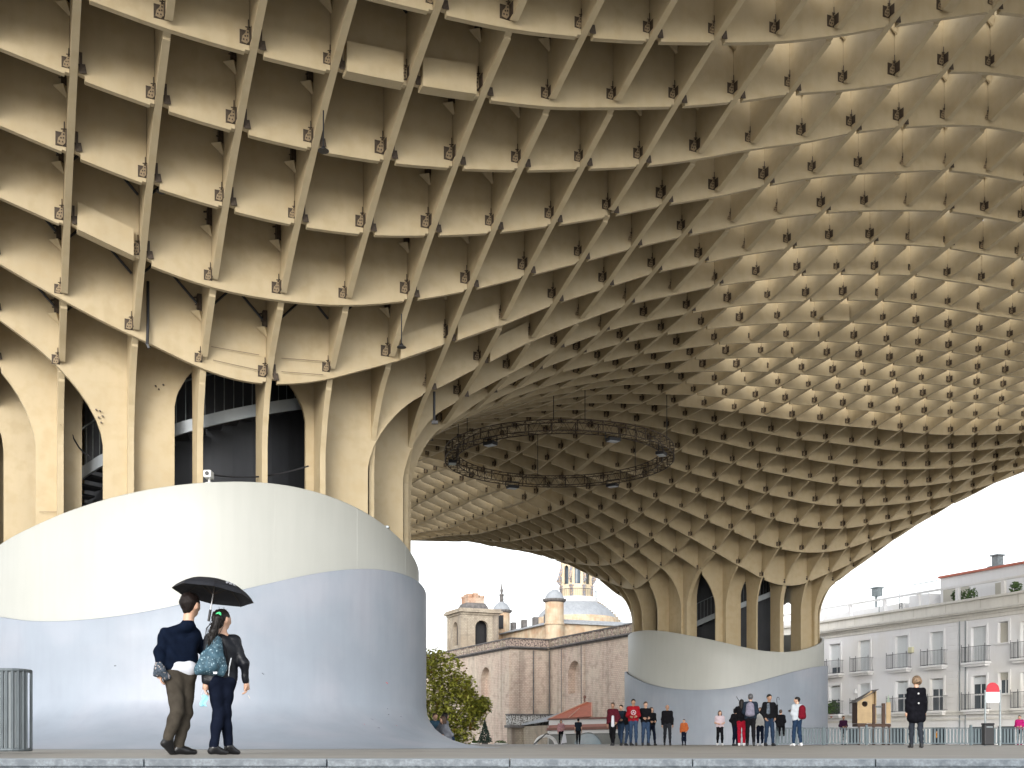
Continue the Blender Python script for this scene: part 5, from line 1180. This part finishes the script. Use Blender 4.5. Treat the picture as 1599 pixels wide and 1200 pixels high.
    def lc(a, b_, r0, r1, *x): lp.append((tuple(a), tuple(b_), r0*s_, r1*s_, *x))
    lc(hl+up*.05*s_, hr_+up*.05*s_, .108, .108, tuple(fw), .92)
    for q in 'LR':
        k_, a_ = J['kn'+q], J['an'+q]
        lc(J['hip'+q], k_, .096, .064)
        if not shorts: lc(k_, k_.lerp(a_, .35), .062, .060); lc(k_.lerp(a_, .35), k_.lerp(a_, .97), .060, .052)
    child('trousers' if not shorts else 'shorts', lp, legs, kk+8 if kk else 50)
    for q in 'LR':
        a_, t_ = J['an'+q], J['toe'+q]; hdg = (t_-a_); dn = Vector((0,0,-1)); 
        if 'heel'+q in J: he = J['heel'+q]
        else: he = Vector((a_.x, a_.y, t_.z))-Vector((hdg.x, hdg.y, 0)).normalized()*.035*s_
        b_ = [(tuple(a_-up*.0), tuple(he+up*.012*s_), .044*s_, .034*s_), (tuple(he+up*.012*s_), tuple(t_+up*.004*s_), .034*s_, .036*s_, (0,0,1), .8), (tuple(a_), tuple(a_.lerp(t_, .6)+up*.0), .042*s_, .034*s_)]
        child('shoe', b_, shoes, 70, hh=min(h, .014), fd=0)
    return body
def stand(px, Y, H, ang, label, top, legs, hairm, step=.0, arms='down', group='people standing in front of the far trunk', lean=0, sit=False, dz=0, seatz=None, **k):
    "a standing or walking person; ang = direction faced, degrees, 0 = away from the camera, 180 = towards it, 90 = to the right"
    if not sit and group: step *= 1.6; ang += ((px*37) % 25)-12
    o = at(px, 1160, Y); s = H/1.75; a = -math.radians(ang); M = Matrix.Translation((o.x, o.y, dz)) @ Matrix.Rotation(a, 4, 'Z') @ Matrix.Scale(s, 4)
    def W(x, y, z): return M @ Vector((x, y, z))
    wd = .9 if H < 1.45 else 1.0
    J = dict(head=W(0, .03+lean, 1.645), neck=W(0, lean*.9, 1.50), shL=W(-.165*wd, lean*.85, 1.42), shR=W(.165*wd, lean*.85, 1.42), hipL=W(-.085, 0, .93), hipR=W(.085, 0, .93), pelvis=W(0, 0, .95))
    J['front'] = (W(0,1,0)-W(0,0,0)).normalized()
    J['knL'] = W(-.095, step*.55+.02, .50); J['anL'] = W(-.095, step*.95, .09); J['toeL'] = W(-.11, step*.95+.15, .03)
    J['knR'] = W(.095, -step*.25+.03, .50); J['anR'] = W(.095, -step*.95, .09+abs(step)*.12); J['toeR'] = W(.11, -step*.95+.15, .03)
    A = {'down': ((-.215,-.02,1.13),(-.225,.05,.88)), 'bent': ((-.23,-.05,1.14),(-.12,.18,1.10)), 'phone': ((-.2,.05,1.16),(-.08,.24,1.24)), 'hip': ((-.33,-.03,1.17),(-.17,.03,1.03)), 'swing': ((-.21,-.1,1.15),(-.24,-.08,.90)), 'up': ((-.26,.1,1.3),(-.12,.2,1.5)), 'head': ((-.33,.05,1.52),(-.13,.02,1.66)), 'pocket': ((-.25,-.06,1.15),(-.18,.07,.96))}
    al, ar = (arms, arms) if isinstance(arms, str) else arms
    e, w = A[al]; J['elL'] = W(*e); J['wrL'] = W(*w); e, w = A[ar]; J['elR'] = W(-e[0], e[1], e[2]); J['wrR'] = W(-w[0], w[1], w[2])
    if sit:
        z = seatz/s; 
        for q, sg in (('L',-1),('R',1)):
            J['kn'+q] = W(.1*sg, .40, z+.05); J['an'+q] = W(.1*sg, .44, z-.36); J['toe'+q] = W(.1*sg, .58, z-.42)
        d = W(0,0,z+.08)-W(0,0,.93)
        for n_ in ('head','neck','shL','shR','hipL','hipR','pelvis','elL','elR','wrL','wrR'): J[n_] = J[n_]+d
    fdir = k.pop('look', None); fdir = (M.to_3x3() @ Vector((math.sin(math.radians(fdir)), math.cos(math.radians(fdir)), 0))) if fdir is not None else J['front']
    return figure(label, J, top, legs, hairm, face=tuple(fdir), group=group, **k), J, M
navy = fabric('navy_wool', (.005,.009,.021)); olive = fabric('olive_cotton', (.062,.053,.042)); wshirt = fabric('white_cotton', (.70,.72,.78), var=.05)
leather = mat('black_leather', (.006,.007,.010), .38, .2, 8, bump=.35, bscale=25, spec=.25); denim = fabric('dark_denim', (.007,.010,.021)); jean = fabric('blue_jeans', (.035,.06,.11)); blackf = fabric('black_fabric', (.010,.010,.012))
maroon = fabric('maroon_fabric', (.10,.015,.025)); redf = fabric('red_knit', (.30,.012,.02)); orange = fabric('orange_fabric', (.42,.11,.035)); pinkf = fabric('pink_fabric', (.50,.28,.30)); fuch = fabric('fuchsia_fabric', (.45,.02,.16)); greyf = fabric('grey_fabric', (.20,.21,.24)); purple = fabric('dark_purple_fabric', (.045,.015,.04)); whitej = fabric('pale_jacket', (.50,.54,.58), var=.08); redtr = fabric('red_trousers', (.36,.012,.03))
wshoe = mat('white_shoe_leather', (.6,.6,.6), .5, .05); bshoe = mat('black_shoe_leather', (.008,.008,.009), .3, .2)
# ---- the couple in the foreground: joints read off the photograph at 12.5 m
def c(px, py, dy=0): return at(px, py, 12.5+dy)
Jm = dict(head=c(298.5,945,.02), neck=c(294,966,.0), shL=c(259,991,-.05), shR=c(303,992,.10), pelvis=c(281,1054), hipL=c(271,1060,-.04), hipR=c(291,1060,.06), front=V3(.85,.5,0),
          elL=c(249.5,1019,-.14), wrL=c(250.5,1046,-.16), handL=V3(-.02,.1,-1), palmL=V3(1,.2,0), elR=c(316,1014,.24), wrR=c(331,992,.30), handR=V3(.3,.1,.6), palmR=V3(1,-.4,0), curlR=1.4,
          knL=c(277,1109,-.06), anL=c(263,1154,-.10), toeL=c(268.5,1176,-.02), heelL=c(257,1163,-.10), knR=c(290,1112,.10), anR=c(278,1168,.04), toeR=c(303,1177.2,.12))
Jm['toeL'].z = .025; Jm['toeR'].z = .026; Jm['heelR'] = V3(Jm['anR'].x-.03, Jm['anR'].y-.02, .03)
man = figure('man in navy jacket and olive trousers walking away under the umbrella, white shirt hem showing', Jm, navy, olive, mat('hair_dark_brown', (.010,.006,.005), .55, .4, 60, spec=.2, bump=.4, bscale=90), h=.0105, fold=.006, shoes=bshoe, face=(.50,.86,.02), shirt=wshirt, group=None, loose=.93, kk=62, hem=.085)
Jw = dict(head=c(347.5,968,.02), neck=c(347,989,.0), shL=c(328,998,-.06), shR=c(366,1000,.06), pelvis=c(345,1062), hipL=c(336,1066,-.04), hipR=c(355,1066,.04), front=V3(.6,.8,0),
          elL=c(322,1034,-.12), wrL=c(321,1066,-.10), handL=V3(-.05,.1,-1), palmL=V3(1,0,0), elR=c(381,1036,.05), wrR=c(384.5,1066,.10), handR=V3(.05,.15,-1), palmR=V3(-1,-.4,0), curlR=.9,
          knL=c(341,1114,.02), anL=c(334,1168,-.06), toeL=c(352,1178.3,-.0), knR=c(352,1114,.10), anR=c(357,1166,.16), toeR=c(371,1174,.22))
Jw['toeL'].z = .022; Jw['toeR'].z = .022; Jw['heelL'] = V3(Jw['anL'].x-.03, Jw['anL'].y, .03); Jw['heelR'] = V3(Jw['anR'].x-.02, Jw['anR'].y, .03)
Jw['tail1'] = c(340,966,-.14); Jw['tail2'] = c(327,1008,-.20)
woman = figure('woman in black leather jacket and dark jeans with a ponytail and blue backpack', Jw, leather, denim, HAIRB, h=.0105, fold=.006, shoes=bshoe, face=(.66,.75,.0), hair='tail', group=None, loose=.92, kk=62)
b = MB(); rh = random.Random(2); t0, t1 = Jw['tail1'], Jw['tail2']
for k in range(70):
    o0 = Vector((rh.gauss(0,.016), rh.gauss(0,.012), rh.gauss(0,.01))); o1 = Vector((rh.gauss(0,.022), rh.gauss(0,.016), rh.gauss(0,.03))); m1 = Vector((rh.gauss(0,.03), rh.gauss(-.015,.012), 0))
    b.tube([t0+o0, t0.lerp(t1, .35)+m1+o0, t0.lerp(t1, .75)+m1*.7+o1*.6, t1+o1+Vector((0,0,-.02))], [.004,.004,.003,.001], 4, False)
for k in range(26):
    a_ = rh.uniform(0, 6.28); d_ = Vector((math.cos(a_)*.09, -.03, abs(math.sin(a_))*.10)); q_ = Jw['head']+Vector((0,0,.02))
    b.tube([q_+d_*.9, q_+d_*1.12+Vector((rh.gauss(0,.01),0,rh.gauss(0,.01)))], [.0025,.001], 3, False)
b.build('loose_hair', HAIRB, woman, world=True)
# scrunchie, umbrella, backpack, mask, folded scarf, cigarette
p = c(340.5,961,-.125); b = MB(); ring_ = [Vector((.024*math.cos(a), .012*math.sin(a), .026*math.sin(a+.4))) for a in [2*math.pi*k/16 for k in range(17)]]
b.tube(ring_, .013, 8, False); o = b.build('hair_tie', mat('green_hair_tie', (.06,.55,.20), .5), None); o.location = p; tag(o, 'bright green hair tie round the ponytail of the walking woman', 'hair tie')
umb = thing('umbrella', 'small black umbrella with a white mark, held over the walking couple', 'umbrella', tuple(c(336.5,906.5,.15)))
umb.rotation_euler = (math.radians(-6), math.radians(9), math.radians(14))
brl = mat('umbrella_cloth', (.008,.009,.013), .6, .2, 9, bump=.1, bscale=40); b = MB(); n8 = 8; Rr, Hd = .445, .175; rows = 7; seg = 6
vs = []
for i in range(rows+1):
    q = i/rows
    for k in range(n8*seg):
        a = 2*math.pi*k/(n8*seg); m_ = abs(((k/seg) % 1)-.5)*2        # 1 at a rib, 0 between ribs
        sc_ = 1-.075*(1-m_**1.5)*q; r = Rr*math.sin(q*1.25)/math.sin(1.25)*sc_; z = -Hd*(1-math.cos(q*1.25))/(1-math.cos(1.25))+.012*(1-m_**2)*q*0-.0*q
        vs.append((r*math.cos(a), r*math.sin(a), z))
m = n8*seg; fl_ = [(i*m+k, i*m+(k+1) % m, (i+1)*m+(k+1) % m, (i+1)*m+k) for i in range(1, rows) for k in range(m)]+[(0, (k+1) % m+m, k+m) for k in range(m)]
b.add(vs, fl_); o = b.build('canopy', brl, umb, smooth=False); md = o.modifiers.new('solid', 'SOLIDIFY'); md.thickness = .003
b = MB()
for k in range(8):
    a = 2*math.pi*k/8; pts = [(.01,0,-.01)]+[(Rr*math.sin(q*1.25)/math.sin(1.25)*.99, 0, -Hd*(1-math.cos(q*1.25))/(1-math.cos(1.25))-.006) for q in (.25,.5,.75,1)]
    b.tube([(x*math.cos(a), x*math.sin(a), z) for x, y, z in pts], .003, 4, False); b.tube([(.2*math.cos(a), .2*math.sin(a), -.045), (.012*math.cos(a), .012*math.sin(a), -.16)], .003, 4, False)
b.build('ribs', steel, umb)
b = MB(); b.tube([(0,0,.03),(0,0,-.34)], [.006,.007], 8); b.tube([(0,0,.0),(0,0,.035)], .009, 8); b.build('shaft', mat('bright_metal', (.5,.5,.5), .3, metal=.8), umb)
b = MB(); b.tube([(0,0,-.34),(0,0,-.47)], .015, 10); b.build('handle', black, umb)
b = MB()
for k in range(-3, 4):                                                  # pale printed mark on one panel
    for j in (0, 1, 2):
        if (k+j) % 3 == 0: continue
        a0 = math.radians(-62+k*2.6); q0 = .60+j*.055
        def U(a, q): return (Rr*math.sin(q*1.25)/math.sin(1.25)*math.cos(a)*.985, Rr*math.sin(q*1.25)/math.sin(1.25)*math.sin(a)*.985, -Hd*(1-math.cos(q*1.25))/(1-math.cos(1.25))+.012)
        b.add([U(a0, q0), U(a0+.035, q0), U(a0+.035, q0+.045), U(a0, q0+.045)], [(0,1,2,3)])
b.build('printed_mark', wshirt, umb)
# backpack
bp = mat('speckled_blue_cloth', (.030,.075,.105), .7, .3, 25, col2=(.30,.42,.48), c2scale=45, c2pos=(.60,.66), bump=.3, bscale=30)
pc = c(329.5,1026,-.16); bk = thing('backpack', 'blue speckled backpack on the back of the walking woman', 'backpack', tuple(pc))
def loc(px, py, dy): return tuple(c(px, py, dy)-pc)
mesh_of('bag', sdf([(loc(337,1001,-.13), loc(313,1043,-.20), .050, .052), (loc(338,1001,-.12), loc(346,1044,-.13), .050, .052), (loc(336,1006,-.15), loc(330,1040,-.20), .055, .085), (loc(310,1049,-.18), loc(346,1050,-.13), .038, .038), (loc(322,1030,-.2), loc(340,1030,-.16), .07, .07)], .009, 60, .007, 1.4), bp, bk)
b = MB(); b.tube([loc(346,1004,-.10), loc(352,1015,-.13), loc(354,1034,-.10), loc(350,1052,-.08)], .014, 6); b.tube([loc(331,1003,-.10), loc(322,1015,-.13), loc(318,1030,-.13)], .014, 6); b.build('strap', blackf, bk)
b = MB(); b.tube([loc(361,1028,-.06), loc(358,1042,-.08), loc(357,1056,-.08)], [.007,.007,.005], 6); b.build('strap_end', mat('silver_cord', (.5,.52,.54), .4), bk)
b = MB(); b.box(-.02,.02,-.003,.003,-.012,.012); o = b.build('label_patch', wshirt, bk); o.location = loc(336,1051,-.262)
# mask hanging from the woman's left hand
pm = c(318.5,1082,-.12); ms = thing('face_mask', 'pale blue face mask dangling from the left hand of the walking woman', 'face mask', tuple(pm))
b = MB(); g_ = 6
vs = [(-.035+.07*i/g_+.012*math.sin(j*1.1), .012*math.sin(i*1.2+j*.8), -.02-.125*j/g_-.02*abs(i/g_-.5)) for j in range(g_+1) for i in range(g_+1)]
b.add(vs, [(j*(g_+1)+i, j*(g_+1)+i+1, (j+1)*(g_+1)+i+1, (j+1)*(g_+1)+i) for j in range(g_) for i in range(g_)]); o = b.build('mask_cloth', mat('pale_blue_cloth', (.25,.52,.62), .8, .06), ms, smooth=True); md = o.modifiers.new('solid', 'SOLIDIFY'); md.thickness = .003
b = MB(); b.tube([(-.03,0,-.02),(-.01,0,.03),(.005,0,.05),(.02,0,.02),(.03,0,-.02)], .002, 4, False); b.build('ear_loop', wshirt, ms)
# plaid cloth over the man's left hand
pq = c(250,1048,-.2); pd = thing('folded_scarf', 'crumpled dark plaid scarf held in the left hand of the man', 'scarf', tuple(pq))
plaid = mat('plaid_cloth', (.04,.055,.075), .85, .4, 30, col2=(.32,.27,.25), c2scale=38, c2pos=(.58,.63))
mesh_of('cloth', sdf([(( -.02,.02,.06),(.0,.0,-.01),.040,.045), ((.02,.0,.0),(.055,.02,-.06),.042,.030), ((-.03,0,-.0),(-.045,.01,-.03),.03,.028), ((.03,.02,-.02),(.075,.03,-.075),.02,.018)], .008, 60, .006, 2.5), plaid, pd)
pz = c(387.5,1086,.1); b = MB(); b.tube([(0,0,0),(.02,0,-.035)], .0035, 6); o = b.build('cigarette', mat('pale_paper', (.5,.45,.4), .7), None); o.location = pz; tag(o, 'thin cigarette between the fingers of the walking woman', 'cigarette')
# ---- the others
HH = .03
def bag(name, lab, J, M, m_, x=0, y=-.2, z=1.2, w=.15, h_=.24, d=.08, cat='backpack'):
    p = M @ Vector((x, y, z)); s = thing(name, lab, cat, tuple(p)); R3 = M.to_3x3()
    f_ = lambda a, b_, cc: tuple(R3 @ Vector((a, b_, cc)))
    mesh_of('bag', sdf([(f_(-w*.42,0,h_*.62), f_(-w*.55,0,-h_*.62), d*.85, d), (f_(w*.42,0,h_*.62), f_(w*.55,0,-h_*.62), d*.85, d), (f_(0,-.01,h_*.75), f_(0,-.02,-h_*.6), d*1.05, d*1.2)], .018, 55, .003), m_, s)
    b = MB(); b.tube([f_(-w*.5,.03,h_*.6), f_(-w*.5,.16,h_*.85), f_(-w*.55,.2,h_*.3)], .015, 5); b.tube([f_(w*.5,.03,h_*.6), f_(w*.5,.16,h_*.85), f_(w*.55,.2,h_*.3)], .015, 5); b.build('strap', m_, s); return s
stand(876, 77, 1.66, 175, 'distant woman in pinkish jacket with a white bag, left of the market disc', pinkf, blackf, HAIRBR, .12, ('bent','down'), h=HH, hair='long', group='people near the market entrance')
p = at(880.5,1153,76.8); s = thing('shopping_bag', 'white bag carried by the distant woman in the pinkish jacket', 'bag', tuple(p)); b = MB(); b.add([(-.2,-.05,-.4),(.2,-.05,-.3),(.12,-.05,.25),(-.05,-.05,.3),(-.2,.08,-.4),(.2,.08,-.3),(.12,.03,.25),(-.05,.03,.3)], [(0,1,2,3),(7,6,5,4),(0,4,5,1),(1,5,6,2),(3,2,6,7),(0,3,7,4)]); b.build('bag', wshirt, s); b = MB(); b.tube([(0,0,.27),(.03,0,.4),(.1,0,.25)], .012, 5); b.build('handle', wshirt, s)
stand(903, 76, 1.74, 10, 'distant man in dark t-shirt seen from behind in front of the market disc', fabric('dark_blue_fabric', (.02,.03,.045)), blackf, HAIRB, .10, 'down', h=HH, sleeves='short', group='people near the market entrance')
stand(970, 47.5, 1.70, 200, 'person in dark blue half hidden behind the man in the open maroon jacket', fabric('dark_blue_fabric', (.02,.03,.045)), jean, HAIRB, .22, ('bent','down'), h=HH)
stand(957, 46.5, 1.76, 205, 'man in open maroon jacket over white shirt, leftmost of the big group', maroon, blackf, HAIRBR, .16, ('pocket','down'), skin=SKIN2, h=HH)
b_, J, M = None, None, None
p = at(957, 1127, 46.2); s = thing('inner_shirt', 'white shirt front showing in the open maroon jacket', 'shirt', tuple(p)); mesh_of('cloth', sdf([((0,.03,.20),(0,.03,-.16),.05,.07,(0,1,0),.6)], .015, 40, .003), wshirt, s)
stand(981, 47.0, 1.62, 130, 'person in dark clothes and jeans standing close behind the red sweater', blackf, jean, HAIRB, .05, 'bent', h=HH)
bd, J, M = stand(989, 45.5, 1.86, 178, 'tall man in red sweater with a white emblem and blue jeans', redf, jean, HAIRB, .12, 'bent', skin=SKIN2, h=HH)
b = MB(); q = M @ Vector((0,.128,1.25)); R3 = M.to_3x3()
rr = [q+R3 @ Vector((.085*math.cos(2*math.pi*k/16), 0, .085*math.sin(2*math.pi*k/16))) for k in range(17)]; b.tube(rr, .010, 5, False)
b.tube([q+R3 @ Vector((-.05,0,-.06)), q+R3 @ Vector((0,0,.065)), q+R3 @ Vector((.05,0,-.06))], .010, 5); b.tube([q+R3 @ Vector((-.03,0,-.01)), q+R3 @ Vector((.03,0,-.01))], .009, 5)
o = b.build('emblem', wshirt, bd, world=False); o.data.transform(Matrix.Translation(-bd.location))
stand(1017, 48.0, 1.62, 170, 'woman with a pale bag half hidden behind the man in the black jacket', blackf, denim, HAIRBR, .12, 'bent', h=HH, hair='long')
stand(1008, 46.0, 1.78, 165, 'man in black jacket and blue jeans with hands together, right of the red sweater', blackf, jean, HAIRBR, .08, 'bent', h=HH)
stand(1042, 49.0, 1.76, 192, 'bald man in black shirt walking alone with arms hanging', blackf, fabric('charcoal_trousers', (.025,.027,.033)), HAIRB, .24, 'down', skin=SKIN2, hair='bald', h=HH)
stand(1068, 48.5, 1.12, 190, 'small boy in orange shirt to the right of the bald man', orange, denim, HAIRB, .02, ('pocket','down'), h=HH)
stand(1124, 47.5, 1.46, 180, 'girl in white top with long dark hair and folded arms by the far trunk', fabric('pale_pink_cotton', (.58,.48,.52), var=.06), blackf, HAIRBR, .10, 'bent', sleeves='short', hair='long', shoes=wshoe, h=HH)
stand(1148, 44.0, 1.45, 150, 'person in black with raised elbows behind the woman in red trousers', blackf, denim, HAIRB, .02, ('head','hip'), h=HH)
stand(1158, 41.5, 1.70, 10, 'woman in black top and bright red trousers seen from behind', blackf, redtr, HAIRB, .03, ('up','bent'), hair='long', h=.026, shoes=wshoe)
bd, J, M = stand(1172, 40.5, 1.86, 5, 'tall man in dark jacket wearing a grey backpack, back to the camera', fabric('dark_blue_fabric', (.02,.03,.045)), blackf, mat('hair_grey', (.07,.07,.075), .5, .3, 60), .10, 'bent', h=.026)
bag('backpack', 'grey backpack on the tall man in the dark jacket', J, M, fabric('grey_lilac_cloth', (.22,.21,.27)), x=-.03, y=-.17, z=1.22)
stand(1187, 42.0, 1.42, 185, 'child in white sweatshirt and dark jeans between the two tall men', fabric('off_white_cotton', (.58,.58,.56), var=.05), denim, HAIRBR, .08, 'down', shoes=wshoe, h=.026)
bd, J, M = stand(1201, 40.5, 1.84, 168, 'bearded man in open black jacket over a grey striped shirt', blackf, fabric('dark_blue_trousers', (.02,.035,.065)), HAIRB, .06, 'pocket', skin=SKIN2, h=.026)
p = at(1200, 1107, 40.28); s = thing('striped_shirt', 'grey striped shirt front in the open black jacket of the bearded man', 'shirt', tuple(p)); mesh_of('cloth', sdf([((0,.02,.16),(0,.02,-.14),.05,.065,(0,1,0),.6)], .015, 40, .003), fabric('grey_stripe_cloth', (.12,.14,.17), var=.6), s)
# crook umbrella carried behind him
p = at(1213, 1120, 40.8); s = thing('crook_umbrella', 'furled black umbrella with a crook handle sticking up behind the bearded man', 'umbrella', tuple(p))
b = MB(); b.tube([(.02,0,-.5),(.0,0,-.2),(.01,0,.45)], [.012,.05,.035], 8); b.build('furled_cloth', blackf, s)
b = MB(); b.tube([(.01,0,.4),(.0,0,.62),(.005,0,.68),(.03,0,.72),(.07,0,.71),(.085,0,.66),(.08,0,.61)], .011, 6); b.build('crook', black, s)
p = at(1155, 1093, 41.2); s = thing('selfie_stick', 'thin dark stick rising above the woman in red trousers', 'stick', tuple(p)); b = MB(); b.tube([(-.12,0,.12),(0,0,-.08)], .012, 6); b.build('stick', black, s)
stand(1219, 54.8, 1.66, 20, 'person in black sitting on the barrier behind the standing group', blackf, blackf, HAIRBR, 0, 'bent', sit=True, seatz=.86, h=HH)
bd, J, M = stand(1245, 40.0, 1.73, 335, 'woman in pale denim jacket and jeans holding a camera, standing apart', whitej, fabric('mid_blue_jeans', (.02,.04,.08)), HAIRB, .06, ('phone','phone'), hair='short', shoes=wshoe, h=.026, look=-60)
bag('backpack', 'dark red backpack on the woman in the pale jacket', J, M, fabric('dark_red_cloth', (.16,.01,.02)), x=.10, y=-.15, z=1.20, w=.13)
p = M @ Vector((-.02,.33,1.27)); s = thing('photo_camera', 'small dark camera held by the woman in the pale jacket', 'camera', tuple(p)); b = MB(); b.box(-.06,.06,-.03,.03,-.04,.04); b.build('camera_body', black, s, bevel=.008); b = MB(); b.tube([(-.03,0,0),(-.10,.0,0)], .03, 10); b.build('lens', steel, s)
stand(1317, 63, 1.60, 185, 'person in dark purple shirt behind the barrier, left of the playhouse', purple, blackf, HAIRB, 0, 'bent', h=HH, skin=SKIN2, dz=-.0, group='people behind the barriers')
bd, J, M = stand(1431, 27.6, 1.72, 2, 'woman in long black coat with curly light brown hair walking away at right', fabric('black_wool', (.008,.008,.011)), fabric('charcoal_jeans', (.03,.035,.045)), mat('hair_curly_fair', (.20,.125,.065), .6, .6, 50, col2=(.03,.018,.012), c2scale=30), .10, 'down', hair='curly', coat=.20, h=.018, fold=.007, shoes=bshoe, group=None, loose=.98, kk=60)
for q, (x, z) in enumerate(((0,1.34),(0,1.10))):
    b = MB(); b.tube([M @ Vector((x-.02,-.155-.02*q,z)), M @ Vector((x+.02,-.155-.02*q,z))], .014, 6); b.tube([M @ Vector((x,-.155-.02*q,z-.022)), M @ Vector((x,-.155-.02*q,z+.022))], .012, 6); o = b.build('coat_button', mat('silver_button', (.5,.5,.5), .3), bd); o.data.transform(Matrix.Translation(-bd.location))
stand(1592, 57.5, 1.50, 215, 'girl in fuchsia jacket and black leggings at the right picture edge', fuch, blackf, HAIRB, .10, 'bent', h=HH, shoes=fuch, group='people behind the barriers')
stand(1463, 66, .78, 175, 'small child in orange and yellow behind the barrier, right of the woman in black', fabric('orange_yellow_fabric', (.48,.20,.03)), blackf, mat('hair_fair', (.35,.20,.07), .6), 0, 'bent', h=.028, group='people behind the barriers')
# people sitting behind the flare of the near base
for (px, Y, ang, lab, top, hm, tilt) in ((676, 36.0, 150, 'person in blue denim sitting behind the flare of the near base, leftmost of three', fabric('denim_shirt', (.06,.12,.18)), HAIRBR, 0), (688, 35.4, 60, 'person in grey jacket hunched behind the flare of the near base', greyf, HAIRB, 0), (699, 35.0, 240, 'dark-haired person sitting at the right end of the near base flare', greyf, HAIRBR, 0)):
    stand(px, Y, 1.62, ang, lab, top, jean, hm, 0, 'bent', sit=True, seatz=.22 if px < 690 else .10, lean=.16, h=HH, hair='long' if px > 680 else 'short', group='people sitting behind the near base')
